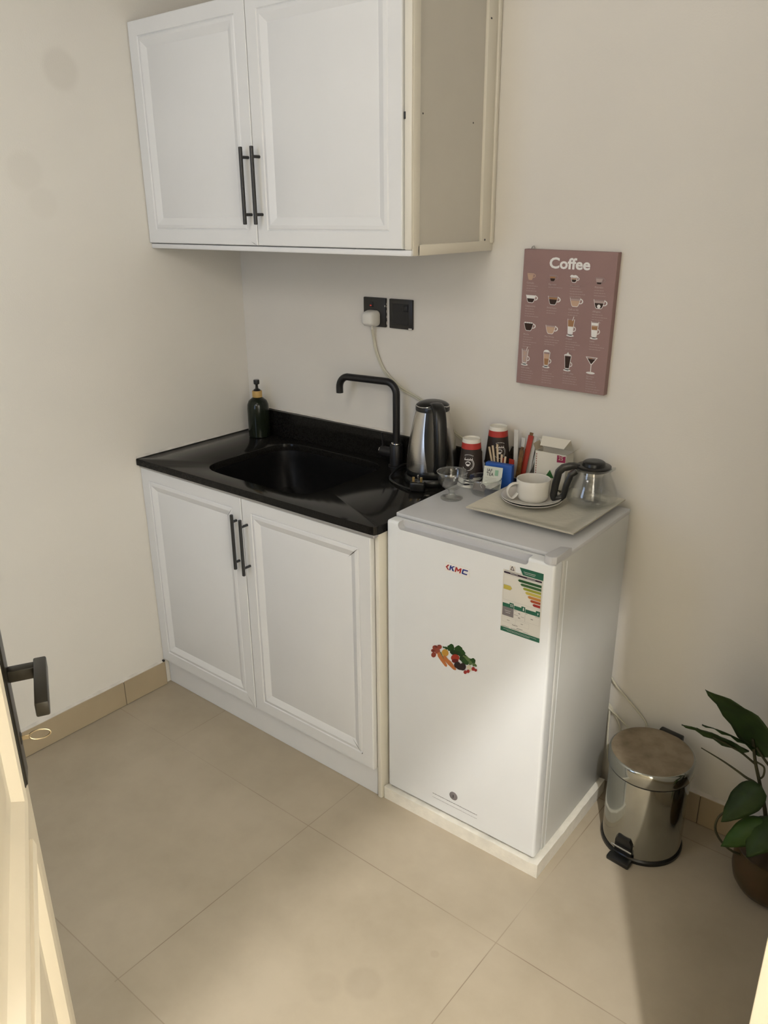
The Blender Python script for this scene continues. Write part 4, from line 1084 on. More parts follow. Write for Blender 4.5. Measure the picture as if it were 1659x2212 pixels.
# ================================================================ paper cups, stacked upside down
def cone_print(m, poly, ang0, zc, rbot, rtop, h, off, mi):
    out = []
    for u, v in poly:
        z = zc + v
        r = rbot + (rtop - rbot) * z / h + off
        a = ang0 + u / r
        out.append((r * math.cos(a), r * math.sin(a), z))
    m.add(out, [list(range(len(out)))], mi)
def seg_ring(m, r0, r1, a0, a1, n, *args):
    for k in range(n):
        t0 = math.radians(a0 + (a1 - a0) * k / n); t1 = math.radians(a0 + (a1 - a0) * (k + 1) / n)
        cone_print(m, [(r0 * math.cos(t0), r0 * math.sin(t0)), (r1 * math.cos(t0), r1 * math.sin(t0)), (r1 * math.cos(t1), r1 * math.sin(t1)), (r0 * math.cos(t1), r0 * math.sin(t1))], *args)
def make_cup(loc, kind, label, face):
    t = thing('paper_cup', label, 'paper cup', loc, 0, 'paper cups stacked upside down beside the kettle')
    RB, RT, H = 0.0355, 0.0245, 0.105
    def rr(z):
        return RB + (RT - RB) * z / H
    m = MB()
    prof = [(RB - 0.0025, 0.0), (RB + 0.001, 0.0008), (RB + 0.001, 0.003), (rr(0.004), 0.004), (rr(0.078), 0.078)]
    if kind == 'brown':
        m.cur = 0
        m.lathe(prof, 40, cap0=False, cap1=False)
        m.lathe([(rr(0.078), 0.078), (rr(0.0945), 0.0945)], 40, cap0=False, cap1=False, mi=1)
        m.lathe([(rr(0.0945), 0.0945), (rr(H), H), (rr(H) - 0.0012, H + 0.0003), (rr(H) - 0.002, H - 0.004)], 40, cap0=False, cap1=True, mi=2)
    else:
        n = 40
        m.lathe(prof[:3] + [(rr(0.004), 0.004)], n, cap0=False, cap1=False, mi=2)
        rnz = random.Random(2)
        zz = [0.004 + 0.0042 * k for k in range(10)] + [0.073]
        rings = [[(rr(z) * math.cos(2 * PI * i / n), rr(z) * math.sin(2 * PI * i / n), z + (0.0012 * math.sin(i * 0.9 + z * 300) if 0.005 < z < 0.07 else 0)) for i in range(n)] for z in zz]
        base = len(m.v)
        m.add([p for r in rings for p in r], [])
        for k in range(len(zz) - 1):
            for i in range(n):
                j = (i + 1) % n
                m.f.append([base + k * n + i, base + k * n + j, base + (k + 1) * n + j, base + (k + 1) * n + i])
                m.mi.append(3 if (k % 2 == 1 and (i // 5 + k) % 4 != 0) or k > 8 else 2)
        m.lathe([(rr(0.073), 0.073), (rr(H), H)], n, cap0=False, cap1=True, mi=2)
    m.build('cup_wall', ['cupbrown', 'red', 'cupwhite', 'print_black'], t)
    if kind == 'brown':
        m = MB()
        args = (face, 0.038, RB, RT, H, 0.0004, 0)
        seg_ring(m, 0.0165, 0.0175, -150, 60, 24, *args)
        seg_ring(m, 0.0060, 0.0072, 0, 180, 10, *args)
        seg_ring(m, 0.0, 0.0055, 180, 360, 8, *args)
        seg_ring(m, 0.0078, 0.0084, 20, 160, 8, *args)
        # script word standing on its head, as short strokes
        x = -0.011
        for k in range(8):
            hgt = (0.006, 0.003, 0.003, 0.005, 0.003, 0.006, 0.003, 0.005)[k]
            cone_print(m, [(x, 0.011), (x + 0.0016, 0.011), (x + 0.0028, 0.011 + hgt), (x + 0.0012, 0.011 + hgt)], *args)
            cone_print(m, [(x, 0.0118), (x + 0.0030, 0.0118), (x + 0.0030, 0.0128), (x, 0.0128)], *args)
            x += 0.0030
        cone_print(m, [(-0.009, 0.0185), (0.012, 0.0175), (0.012, 0.0183), (-0.009, 0.0193)], *args)
        for k in range(9):
            a = math.radians(-60 + 12 * k)
            cone_print(m, [(0.0135 * math.cos(a), 0.0135 * math.sin(a)), (0.0148 * math.cos(a), 0.0148 * math.sin(a)), (0.0148 * math.cos(a + 0.12), 0.0148 * math.sin(a + 0.12)), (0.0135 * math.cos(a + 0.12), 0.0135 * math.sin(a + 0.12))], *args)
        for k in range(8):
            a = math.radians(62 + 7.5 * k)
            rad = 0.0255
            cone_print(m, [(rad * math.cos(a) , rad * math.sin(a)), (rad * math.cos(a) + 0.0012, rad * math.sin(a)), (rad * math.cos(a) + 0.0012, rad * math.sin(a) + 0.0022), (rad * math.cos(a), rad * math.sin(a) + 0.0022)], *args)
        m.build('logo_print', ['print_white'], t, smooth=False)
    return t
FZ = 0.8729
make_cup((1.037, -0.118, FZ + 0.030), 'brown', 'brown paper cup with red band, upside down, top of the nearer stack', math.radians(-72))
make_cup((1.037, -0.118, FZ), 'zebra', 'white cup with black stripes, lowest cup of the nearer stack beside the kettle', 0)
make_cup((1.080, -0.050, FZ + 0.057), 'brown', 'brown paper cup with red band, top of the taller stack near the wall', math.radians(-48))
make_cup((1.080, -0.050, FZ + 0.0285), 'brown', 'brown paper cup in the middle of the taller stack near the wall', math.radians(-70))
make_cup((1.080, -0.050, FZ), 'zebra', 'striped paper cup at the bottom of the taller stack near the wall', 0)

# ================================================================ glassware at the front left of the fridge top
gb = thing('glass_goblet', 'footed glass ice cream bowl at the left end of the fridge top', 'glass goblet', (1.062, -0.246, FZ))
def ribbed(prof, seg, amp, nrib, m):
    rings = []
    for r, z in prof:
        rings.append([(r * (1 + amp * math.cos(nrib * 2 * PI * i / seg)) * math.cos(2 * PI * i / seg), r * (1 + amp * math.cos(nrib * 2 * PI * i / seg)) * math.sin(2 * PI * i / seg), z) for i in range(seg)])
    m.loft(rings, cap0=True, cap1=True)
m = MB(); ribbed([(0.0285, 0), (0.0300, 0.002), (0.0290, 0.004), (0.020, 0.0065), (0.010, 0.010), (0.0065, 0.016), (0.0085, 0.022), (0.0070, 0.026)], 96, 0.025, 24, m)
m.build('foot', 'thick_glass', gb, angle=60)
m = MB()
m.lathe([(0.006, 0.0262), (0.018, 0.0285), (0.030, 0.038), (0.0365, 0.050), (0.0395, 0.064), (0.0408, 0.0745), (0.0400, 0.0755), (0.0385, 0.0745), (0.0370, 0.063), (0.034, 0.050), (0.027, 0.039), (0.016, 0.0320), (0.004, 0.0310)], 56)
m.build('bowl', 'glass', gb, angle=60)
m = MB(); m.lathe([(0.0412, 0.0735), (0.0418, 0.0752), (0.0405, 0.0768), (0.0392, 0.0758), (0.0398, 0.0738), (0.0412, 0.0735)], 48, cap0=False, cap1=False)
m.build('rim', 'thick_glass', gb, angle=60)

gl = thing('glass_bowl', 'small clear glass bowl of tea bags beside the blue tea packet', 'glass bowl', (1.110, -0.160, FZ))
m = MB(); m.lathe([(0.028, 0.0), (0.032, 0.0015), (0.0375, 0.012), (0.0425, 0.032), (0.0445, 0.0440), (0.0435, 0.0448), (0.0418, 0.0435), (0.0395, 0.031), (0.0345, 0.0135), (0.026, 0.0055)], 56)
m.build('bowl_wall', 'glass', gl, angle=60)
m = MB(); m.lathe([(0.0445, 0.0425), (0.0455, 0.0445), (0.0442, 0.0465), (0.0428, 0.0450), (0.0435, 0.0428), (0.0445, 0.0425)], 48, cap0=False, cap1=False)
m.build('rim', 'thick_glass', gl, angle=60)

def tea_bag(loc, rot, label, mt):
    t = thing('tea_bag', label, 'tea bag', loc, 0, 'tea bags lying in the glass bowl', rot=rot)
    m = MB()
    rings = []
    for k, (z, hw, th) in enumerate(((0.0, 0.016, 0.0005), (0.002, 0.0165, 0.002), (0.012, 0.017, 0.0045), (0.026, 0.017, 0.003), (0.034, 0.016, 0.0006))):
        rings.append([(hw * a, th * b_, z) for a, b_ in ((-1, 0), (-0.6, -1), (0, -1.2), (0.6, -1), (1, 0), (0.6, 1), (0, 1.2), (-0.6, 1))])
    m.loft(rings)
    m.build('bag', mt, t, angle=60)
    m = MB(); m.tube(smooth_path([(0, -0.0008, 0.034), (0.006, -0.006, 0.026), (0.002, -0.009, 0.014), (0.008, -0.010, 0.004)], 5), 0.0005, 6)
    m.build('string', 'print_white', t)
    return t
tea_bag((1.098, -0.172, FZ + 0.009), (math.radians(-62), math.radians(10), math.radians(25)), 'grey paper tea bag at the front of the small glass bowl', 'p_grey')
tea_bag((1.118, -0.158, FZ + 0.016), (math.radians(-70), math.radians(-8), math.radians(-30)), 'pale paper tea bag on top in the small glass bowl', 'sachet_white')

t = thing('tea_sachet', 'white paper tea sachet with green print leaning in the glass bowl', 'tea sachet', (1.120, -0.143, FZ + 0.010), 0, rot=(math.radians(-10), math.radians(2), math.radians(17)))
m = MB()
m.box(-0.0255, 0.0265, -0.0015, 0.0, 0.0, 0.062, 0.0005, 1)
m.text('JAF', 0.0125, -0.016, 0.0470, -0.0018, mi=1, bold=0.0001, sx=0.85)
m.text('TEA', 0.0125, -0.016, 0.0365, -0.0018, mi=1, bold=0.0001, sx=0.85)
m.flat([(0.006, 0.0385), (0.0155, 0.0385), (0.0155, 0.054), (0.006, 0.054)], -0.0018, mi=2)
for k, z in enumerate((0.030, 0.026, 0.022)):
    m.flat([(-0.018 + 0.006 * (k % 2), z), (0.012, z), (0.012, z + 0.0009), (-0.018 + 0.006 * (k % 2), z + 0.0009)], -0.0018, mi=3)
m.build('envelope', ['teapaper', 'print_black', 'mint', 'p_line'], t, smooth=False)

pk = thing('tea_packet', 'blue tea packet standing behind the glass bowl', 'tea packet', (1.121, -0.112, FZ), math.radians(8))
m = MB(); m.box(-0.038, 0.040, 0.0, 0.019, 0.0, 0.074, 0.002, 2)
m.build('packet', 'blue', pk)

# acrylic organiser with stirrers and sachets
OX, OY = 1.150, -0.052
org = thing('acrylic_organiser', 'smoky clear plastic holder of sachets between the cups and the tea box', 'organiser', (OX, OY, FZ))
m = MB()
m.box(-0.045, 0.045, -0.036, 0.036, 0.0, 0.003)
m.box(-0.045, 0.045, 0.034, 0.036, 0.003, 0.100); m.box(-0.045, 0.045, -0.036, -0.034, 0.003, 0.036)
for x0 in (-0.045, 0.043):
    m.prism([(-0.036, 0.003), (0.036, 0.003), (0.036, 0.100), (-0.036, 0.036)], 0.002, tf=Matrix.Translation((x0, 0, 0)) @ Matrix.Rotation(math.radians(90), 4, 'Z') @ Matrix.Translation((0, -0.002, 0)))
m.build('tray', 'acrylic', org, smooth=False)
m = MB()
for x0 in (-0.044, 0.044):
    m.tube([(x0, -0.035, 0.036), (x0, 0.035, 0.100)], 0.0010, 6)
m.tube([(-0.044, -0.035, 0.036), (0.044, -0.035, 0.036)], 0.0009, 6)
m.build('polished_edge', 'gasket', org)

def stick(name, cat, loc, rot, w_, th, L, mt, label, group, tip=None, tapered=False):
    t = thing(name, label, cat, loc, 0, group, rot=rot)
    m = MB()
    if tapered:
        m.loft([[(-w_ / 2, -th / 2, 0), (w_ / 2, -th / 2, 0), (w_ / 2, th / 2, 0), (-w_ / 2, th / 2, 0)], [(-w_ * 0.42, -th, L * 0.5), (w_ * 0.42, -th, L * 0.5), (w_ * 0.42, th, L * 0.5), (-w_ * 0.42, th, L * 0.5)], [(-w_ * 0.45, -th * 0.4, L), (w_ * 0.45, -th * 0.4, L), (w_ * 0.45, th * 0.4, L), (-w_ * 0.45, th * 0.4, L)]])
    else:
        m.box(-w_ / 2, w_ / 2, -th / 2, th / 2, 0, L, min(w_, th) * 0.3, 2)
    m.build('stick' if not tapered else 'sleeve', mt, t)
    if tip:
        m = MB(); m.box(-w_ * 0.3, w_ * 0.3, -th * 0.5, th * 0.5, L, L + 0.008, 0.0003, 1)
        m.build('tip', tip, t)
    return t
r_ = math.radians
for k, (x, y, tilt, dy) in enumerate(((1.106, -0.0895, -15, 0), (1.109, -0.0912, -10, 0), (1.1125, -0.0895, -5, 0), (1.117, -0.0912, 1, 0), (1.120, -0.0895, 6, 0))):
    stick('wooden_stirrer', 'stirrer', (x, y, FZ + 0.0), (0, r_(tilt), 0), 0.0062, 0.0014, 0.122 - 0.004 * abs(k - 2) - (0.022 if k > 2 else 0), 'wood', ('leftmost flat wooden stirrer of the fan, leaning left', 'pale flat stirrer, second from the left of the fan', 'upright flat wooden stirrer in the middle of the fan', 'shorter flat wooden stirrer standing upright right of the middle', 'rightmost and shortest flat wooden stirrer beside red sachets')[k], 'wooden stirrers fanned beside the blue packet')
stick('sugar_stick', 'sachet', (1.121, -0.078, FZ + 0.004), (r_(4), r_(-2), r_(10)), 0.018, 0.0030, 0.080, 'sachet_red', 'short red coffee sachet beside the wooden stirrers', 'red and brown coffee sachets in the holder', tapered=True)
stick('sugar_stick', 'sachet', (1.141, -0.075, FZ + 0.004), (r_(4), r_(3), r_(-8)), 0.018, 0.0030, 0.081, 'sachet_red', 'short red coffee sachet in front of the long brown one', 'red and brown coffee sachets in the holder', tapered=True)
stick('sugar_stick', 'sachet', (1.152, -0.062, FZ + 0.004), (r_(-3), r_(5), 0), 0.014, 0.0030, 0.105, 'sachet_dark', 'narrow brown and gold coffee stick leaning beside the red one', 'red and brown coffee sachets in the holder', tip='sachet_dark', tapered=True)
stick('sugar_stick', 'sachet', (1.158, -0.050, FZ + 0.004), (r_(-3), r_(8), r_(12)), 0.016, 0.0034, 0.145, 'sachet_red', 'tall red coffee stick standing highest in the holder', 'red and brown coffee sachets in the holder', tip='sachet_dark', tapered=True)
stick('white_sugar_stick', 'sachet', (1.131, -0.030, FZ + 0.004), (0, r_(-2), r_(5)), 0.014, 0.0030, 0.150, 'sachet_white', 'tall white paper sugar stick beside the far cup stack', 'white paper sugar sticks in the holder', tapered=True)
stick('white_sugar_stick', 'sachet', (1.146, -0.028, FZ + 0.004), (0, r_(1), r_(-10)), 0.013, 0.0030, 0.130, 'sachet_white', 'white sugar stick behind the brown coffee stick', 'white paper sugar sticks in the holder', tapered=True)
stick('white_sugar_stick', 'sachet', (1.166, -0.034, FZ + 0.004), (0, r_(7), r_(8)), 0.017, 0.0034, 0.142, 'sachet_white', 'white sugar stick leaning right towards the tea box', 'white paper sugar sticks in the holder', tapered=True)
stick('white_sugar_stick', 'sachet', (1.174, -0.026, FZ + 0.004), (0, r_(12), r_(-6)), 0.015, 0.0034, 0.138, 'sachet_white', 'rightmost white sugar stick, tilted over the tea box corner', 'white paper sugar sticks in the holder', tapered=True)

# ================================================================ square plate
pl = thing('square_plate', 'large cream square plate with a raised rim used as a tray on the fridge', 'plate', (1.3045, -0.1735, FZ), math.radians(0.3))
m = MB()
N = 40
HS = 0.1475
def ph(x, y):
    d = max(abs(x), abs(y)) / HS
    e = (x * x + y * y) ** 0.5 / HS
    s = min(max((d - 0.60) / 0.40, 0), 1)
    z = 0.0045 + 0.016 * (s * s * (3 - 2 * s) * 0.5 + s * 0.5)
    ring = 0.0010 * math.exp(-((e - 0.62) / 0.035) ** 2)
    return z + ring
vs, fcs = [], []
for j in range(N + 1):
    for i in range(N + 1):
        x = -HS + 2 * HS * i / N; y = -HS + 2 * HS * j / N
        vs.append((x, y, ph(x, y)))
for j in range(N + 1):
    for i in range(N + 1):
        x = -HS + 2 * HS * i / N; y = -HS + 2 * HS * j / N
        vs.append((x * 0.997, y * 0.997, ph(x, y) - 0.0042 if max(abs(x), abs(y)) > 0.30 * HS else 0.0003))
K = (N + 1) ** 2
for j in range(N):
    for i in range(N):
        a = j * (N + 1) + i
        fcs.append([a, a + 1, a + N + 2, a + N + 1])
        fcs.append([K + a, K + a + N + 1, K + a + N + 2, K + a + 1])
for i in range(N):
    fcs.append([K + i, K + i + 1, i + 1, i])
    a = N * (N + 1) + i
    fcs.append([a, a + 1, K + a + 1, K + a])
    a = i * (N + 1)
    fcs.append([a, a + N + 1, K + a + N + 1, K + a])
    a = i * (N + 1) + N
    fcs.append([K + a, K + a + N + 1, a + N + 1, a])
m.add(vs, fcs)
m.build('dish', 'ceramic_plate', pl, angle=40)
m = MB()
q = HS + 0.0003
zr = ph(HS, HS) - 0.0022
m.tube([(-q, -q, zr), (q, -q, zr), (q, q, zr), (-q, q, zr), (-q, -q, zr)], 0.0007, 6, cap=False)
m.build('rim_line', 'gilt', pl)

PZ = FZ + 0.0046
def saucer(z, dx, dy, label):
    t = thing('saucer', label, 'saucer', (1.2505 + dx, -0.1545 + dy, z), 0, 'two white saucers stacked under the cup')
    m = MB(); m.lathe([(0.036, 0.0), (0.038, 0.0005), (0.046, 0.003), (0.064, 0.0075), (0.0770, 0.0125), (0.0785, 0.0138), (0.0775, 0.0146), (0.064, 0.0098), (0.046, 0.0055), (0.032, 0.0040), (0.010, 0.0040)], 64)
    m.build('dish', 'ceramic', t, angle=50)
    return t
saucer(PZ + 0.0002, 0.002, -0.001, 'lower white saucer of the two, lying on the square plate')
saucer(PZ + 0.0056, 0.0, 0.0, 'upper white saucer of the two, directly under the white cup')
cu = thing('coffee_cup', 'wide white ceramic cup standing on two saucers', 'cup', (1.2535, -0.1540, PZ + 0.0098))
m = MB(); m.lathe([(0.034, 0.0), (0.0365, 0.0015), (0.0405, 0.008), (0.0425, 0.018), (0.0430, 0.035), (0.0438, 0.0555), (0.0430, 0.0568), (0.0412, 0.0555), (0.0402, 0.035), (0.0395, 0.018), (0.035, 0.007), (0.02, 0.0045)], 60)
m.build('cup_wall', 'ceramic', cu, angle=50)
m = MB()
ca = math.radians(232)
ctrl = [(0.0425, 0.047), (0.055, 0.047), (0.067, 0.040), (0.071, 0.028), (0.067, 0.014), (0.058, 0.0075), (0.050, 0.012), (0.0425, 0.020)]
cpth = smooth_path([(a * math.cos(ca), a * math.sin(ca), b_) for a, b_ in ctrl], 5)
side = Vector((-math.sin(ca), math.cos(ca), 0))
rings = []
for i, p in enumerate(cpth):
    tt = (cpth[min(i + 1, len(cpth) - 1)] - cpth[max(i - 1, 0)]).normalized()
    nn = tt.cross(side).normalized()
    rings.append([p + side * (0.0062 * math.cos(2 * PI * k / 12)) + nn * (0.0028 * math.sin(2 * PI * k / 12)) for k in range(12)])
m.loft(rings)
m.build('handle', 'ceramic', cu, angle=60)
sg = thing('sugar_sachet', 'crumpled grey sachet lying inside the white cup', 'sachet', (1.2535, -0.1500, PZ + 0.040), 0, rot=(r_(8), r_(-6), r_(20)))
m = MB()
n = 8
grid = [[(-0.020 + 0.040 * i / n, -0.016 + 0.032 * j / n, 0.004 * noise.noise(Vector((i * 0.9, j * 0.9, 2)))) for i in range(n + 1)] for j in range(n + 1)]
vs = [p for r in grid for p in r] + [(p[0], p[1], p[2] - 0.0015) for r in grid for p in r]
K = (n + 1) ** 2
fcs = []
for j in range(n):
    for i in range(n):
        a = j * (n + 1) + i
        fcs += [[a, a + 1, a + n + 2, a + n + 1], [K + a, K + a + n + 1, K + a + n + 2, K + a + 1]]
for i in range(n):
    fcs += [[K + i, K + i + 1, i + 1, i], [n * (n + 1) + i, n * (n + 1) + i + 1, K + n * (n + 1) + i + 1, K + n * (n + 1) + i], [i * (n + 1), (i + 1) * (n + 1), K + (i + 1) * (n + 1), K + i * (n + 1)], [K + i * (n + 1) + n, K + (i + 1) * (n + 1) + n, (i + 1) * (n + 1) + n, i * (n + 1) + n]]
m.add(vs, fcs)
m.build('paper', 'p_line', sg, angle=60)

# tea box with open flaps
tb = thing('tea_box', 'opened white cardboard tea box with a lifted lid near the wall', 'box', (1.2095, -0.0720, FZ + 0.0215), r_(1.5))
BW, BD, BH = 0.090, 0.046, 0.098
m = MB()
for x0, x1, y0, y1 in ((0, BW, 0, 0.001), (0, BW, BD - 0.001, BD), (0, 0.001, 0, BD), (BW - 0.001, BW, 0, BD)):
    m.box(x0, x1, y0, y1, 0, BH)
m.box(0, BW, 0, BD, 0, 0.001)
m.build('carton', 'card', tb, smooth=False)
m = MB(); m.box(0.003, BW - 0.003, 0.004, BD - 0.004, 0.002, BH - 0.020)
m.build('contents', 'kraft', tb, smooth=False)
# lid hinged on the back, swung up, with a front lip folded towards the viewer
m = MB()
zb_ = BH
m.add([(0.002, BD, zb_), (BW - 0.002, BD, zb_), (BW - 0.004, BD - 0.018, zb_ + 0.034), (0.004, BD - 0.018, zb_ + 0.034), (0.010, BD - 0.040, zb_ + 0.014), (BW - 0.012, BD - 0.040, zb_ + 0.014)],
      [[0, 1, 2, 3], [3, 2, 5, 4]])
m.add([(0.002, BD + 0.0008, zb_), (BW - 0.002, BD + 0.0008, zb_), (BW - 0.004, BD - 0.0172, zb_ + 0.0348), (0.004, BD - 0.0172, zb_ + 0.0348), (0.010, BD - 0.040, zb_ + 0.0150), (BW - 0.012, BD - 0.040, zb_ + 0.0150)],
      [[1, 0, 3, 2], [2, 3, 4, 5]])
m.build('lid_flap', 'card', tb, smooth=False)
for sgn in (0, 1):
    m = MB()
    x = BW if sgn else 0.0
    dx = 0.022 if sgn else -0.010
    m.add([(x, 0.002, zb_), (x, BD - 0.002, zb_), (x + dx, BD - 0.004, zb_ + 0.018), (x + dx, 0.006, zb_ + 0.016)], [[0, 1, 2, 3]])
    m.add([(x, 0.002, zb_ - 0.0008), (x, BD - 0.002, zb_ - 0.0008), (x + dx, BD - 0.004, zb_ + 0.0172), (x + dx, 0.006, zb_ + 0.0152)], [[3, 2, 1, 0]])
    m.build('side_flap', 'kraft', tb, smooth=False)
m = MB()
m.flat([(0.033, 0.030), (0.059, 0.030), (0.046, 0.052)], -0.0005, mi=0)
m.flat([(0.064, 0.076), (0.088, 0.078), (0.088, 0.096), (0.082, 0.094), (0.064, 0.096)], -0.0005, mi=1)
for k in range(11):
    m.flat([(0.0035, 0.022 + 0.0065 * k), (0.0062, 0.0225 + 0.0065 * k), (0.0058, 0.0265 + 0.0065 * k), (0.0040, 0.0258 + 0.0065 * k)], -0.0005, mi=2)
m.flat([(0.042, 0.020), (0.046, 0.027), (0.048, 0.027), (0.052, 0.020), (0.049, 0.020), (0.047, 0.024), (0.045, 0.020)], -0.0005, mi=2)
m.flat([(0.056, 0.020), (0.058, 0.027), (0.062, 0.022), (0.062, 0.020), (0.058, 0.023), (0.058, 0.020)], -0.0005, mi=2)
m.text('25', 0.014, 0.068, 0.0835, -0.0008, mi=3, bold=0.0001)
m.build('box_print', ['green', 'magenta', 'v_tom2', 'v_garlic'], tb, smooth=False)

# glass tea pot
tp_ = thing('glass_teapot', 'clear glass teapot with black lid and angular black handle on the square plate', 'teapot', (1.3850, -0.0870, FZ + 0.0125))
m = MB(); m.lathe([(0.044, 0.0), (0.052, 0.0015), (0.060, 0.008), (0.0645, 0.020), (0.0630, 0.034), (0.056, 0.054), (0.0465, 0.074), (0.041, 0.088), (0.0395, 0.096), (0.0375, 0.096), (0.039, 0.087), (0.0445, 0.073), (0.054, 0.053), (0.061, 0.033), (0.0625, 0.021), (0.058, 0.010), (0.050, 0.0035), (0.02, 0.003)], 64)
m.build('glass_body', 'glass', tp_, angle=60)
m = MB(); m.lathe([(0.0400, 0.090), (0.0425, 0.092), (0.0430, 0.097), (0.0432, 0.101), (0.0400, 0.1025)], 56)
m.lathe([(0.0300, 0.1020), (0.0280, 0.1100), (0.0240, 0.1130), (0.010, 0.1135)], 48)
m.build('lid', 'plastic_black', tp_)
m = MB(); m.lathe([(0.0435, 0.0905), (0.0450, 0.0925), (0.0450, 0.0950), (0.0435, 0.0965)], 56, cap0=False, cap1=False)
sp = math.radians(20)
m.loft([[(0.043 * math.cos(sp + d), 0.043 * math.sin(sp + d), z) for d, z in ((-0.35, 0.088), (0.35, 0.088), (0.35, 0.096), (-0.35, 0.096))], [(0.054 * math.cos(sp + d), 0.054 * math.sin(sp + d), z) for d, z in ((-0.08, 0.097), (0.08, 0.097), (0.08, 0.1), (-0.08, 0.1))]])
m.build('spout', 'thick_glass', tp_)
m = MB(); m.lathe([(0.0260, 0.078), (0.0265, 0.088)], 40, cap0=False, cap1=False); m.lathe([(0.0250, 0.088), (0.0255, 0.078)], 40, cap0=False, cap1=False)
st = m.build('strainer_band', 'chrome', tp_)
m = MB(); m.lathe([(0.0245, 0.078), (0.0235, 0.012), (0.020, 0.008)], 36, cap0=False, cap1=True)
m.build('strainer_glass', 'glass', st)
m = MB()
ha = math.radians(214)
SV = Vector((-math.sin(ha), math.cos(ha), 0))
ctrl = [(0.036, 0.098), (0.052, 0.100), (0.076, 0.094), (0.0865, 0.083), (0.0925, 0.050), (0.0965, 0.018), (0.093, 0.0115), (0.078, 0.0125), (0.071, 0.018), (0.066, 0.045), (0.056, 0.076), (0.043, 0.086)]
P2 = []
for i in range(len(ctrl) - 1):
    P2 += [tuple(Vector(ctrl[i]).lerp(Vector(ctrl[i + 1]), t)) for t in (0, 0.33, 0.67)]
P2.append(ctrl[-1])
cpth = [Vector((a * math.cos(ha), a * math.sin(ha), b_)) for a, b_ in P2]
rings = []
for i, p in enumerate(cpth):
    tt = (cpth[min(i + 1, len(cpth) - 1)] - cpth[max(i - 1, 0)]).normalized()
    nn = tt.cross(SV).normalized()
    u = i / (len(cpth) - 1)
    th = 0.0085 if 0.10 < u < 0.6 else 0.0068
    rings.append([p + SV * (0.0085 * c_) + nn * (th * s_) for c_, s_ in ((1, 0.5), (0.7, 1), (-0.7, 1), (-1, 0.5), (-1, -0.5), (-0.7, -1), (0.7, -1), (1, -0.5))])
m.loft(rings)
m.build('handle', 'plastic_black', tp_, angle=40)

# ================================================================ canvas on the wall
PT = -0.0134
cv = thing('coffee_poster', 'mauve canvas print titled Coffee with rows of coffee drinks, on the back wall', 'poster', (1.116, -0.0205, 1.4995), 0, rot=(0, -PT, 0))
m = MB(); m.box(0, 0.2535, 0, 0.020, -0.3450, 0, 0.0008, 1)
m.build('canvas_block', 'canvas', cv)
m = MB(); m.tube([(0.014, 0.012, 0.0), (0.017, 0.010, 0.006), (0.021, 0.010, 0.0075), (0.024, 0.012, 0.0)], 0.0014, 6)
m.build('hanger', 'gasket', cv)
cn = ['print_white', 'canvas_txt', 'coffee_dark', 'coffee_mid', 'coffee_light', 'glassy_mauve', 'p_line']
WH, TX, DK, MD, LT, GM = range(6)
m = MB()
def pf(poly, mi, lay):
    m.flat([(x * 0.001, z * 0.001) for x, z in poly], -0.0003 - 0.00025 * lay, mi=mi)
def ell(cx, cz, rx, rz, mi, lay, a0=0, a1=360, n=18):
    pf([(cx + rx * math.cos(math.radians(a0 + (a1 - a0) * k / n)), cz + rz * math.sin(math.radians(a0 + (a1 - a0) * k / n))) for k in range(n + (0 if a1 - a0 == 360 else 1))], mi, lay)
def ringp(cx, cz, r0, r1, mi, lay, sx=1.0, a0=-110, a1=110, n=16):
    for k in range(n):
        t0 = math.radians(a0 + (a1 - a0) * k / n); t1 = math.radians(a0 + (a1 - a0) * (k + 1) / n)
        pf([(cx + sx * r0 * math.cos(t0), cz + r0 * math.sin(t0)), (cx + sx * r1 * math.cos(t0), cz + r1 * math.sin(t0)), (cx + sx * r1 * math.cos(t1), cz + r1 * math.sin(t1)), (cx + sx * r0 * math.cos(t1), cz + r0 * math.sin(t1))], mi, lay)
def bowlpoly(x, zt, w_, h, lo, hi, ins=0):
    # slice of a rounded cup between the heights lo..hi (fractions from the bottom)
    def half(t):
        return (w_ / 2 - ins) * (0.42 + 0.58 * min(1, t) ** 0.55)
    L_, R_ = [], []
    for k in range(9):
        t = lo + (hi - lo) * k / 8
        z = zt - h + ins + (h - ins) * t
        L_.append((x - half(t), z)); R_.append((x + half(t), z))
    return L_ + R_[::-1]
def cupicon(x, zt, w_, h, fills, wall=WH):
    ringp(x + w_ * 0.42, zt - h * 0.36, h * 0.20, h * 0.30, wall, 0, sx=1.35, a0=-120, a1=110)
    pf(bowlpoly(x, zt, w_, h, 0.0, 1.0), wall, 1)
    pf(bowlpoly(x, zt + 0.2, w_, h, 0.05, 1.0, 1.3), GM, 2)
    for k, (lo, hi, c_) in enumerate(fills):
        pf(bowlpoly(x, zt + 0.2, w_, h, lo, hi, 1.3), c_, 3 + k)
def trap(x, zt, wt, wb, h, lo, hi, ins=0):
    def half(t):
        return (wb + (wt - wb) * t) / 2 - ins
    a, b_ = zt - h + h * lo, zt - h + h * hi
    return [(x - half(lo), a), (x + half(lo), a), (x + half(hi), b_), (x - half(hi), b_)]
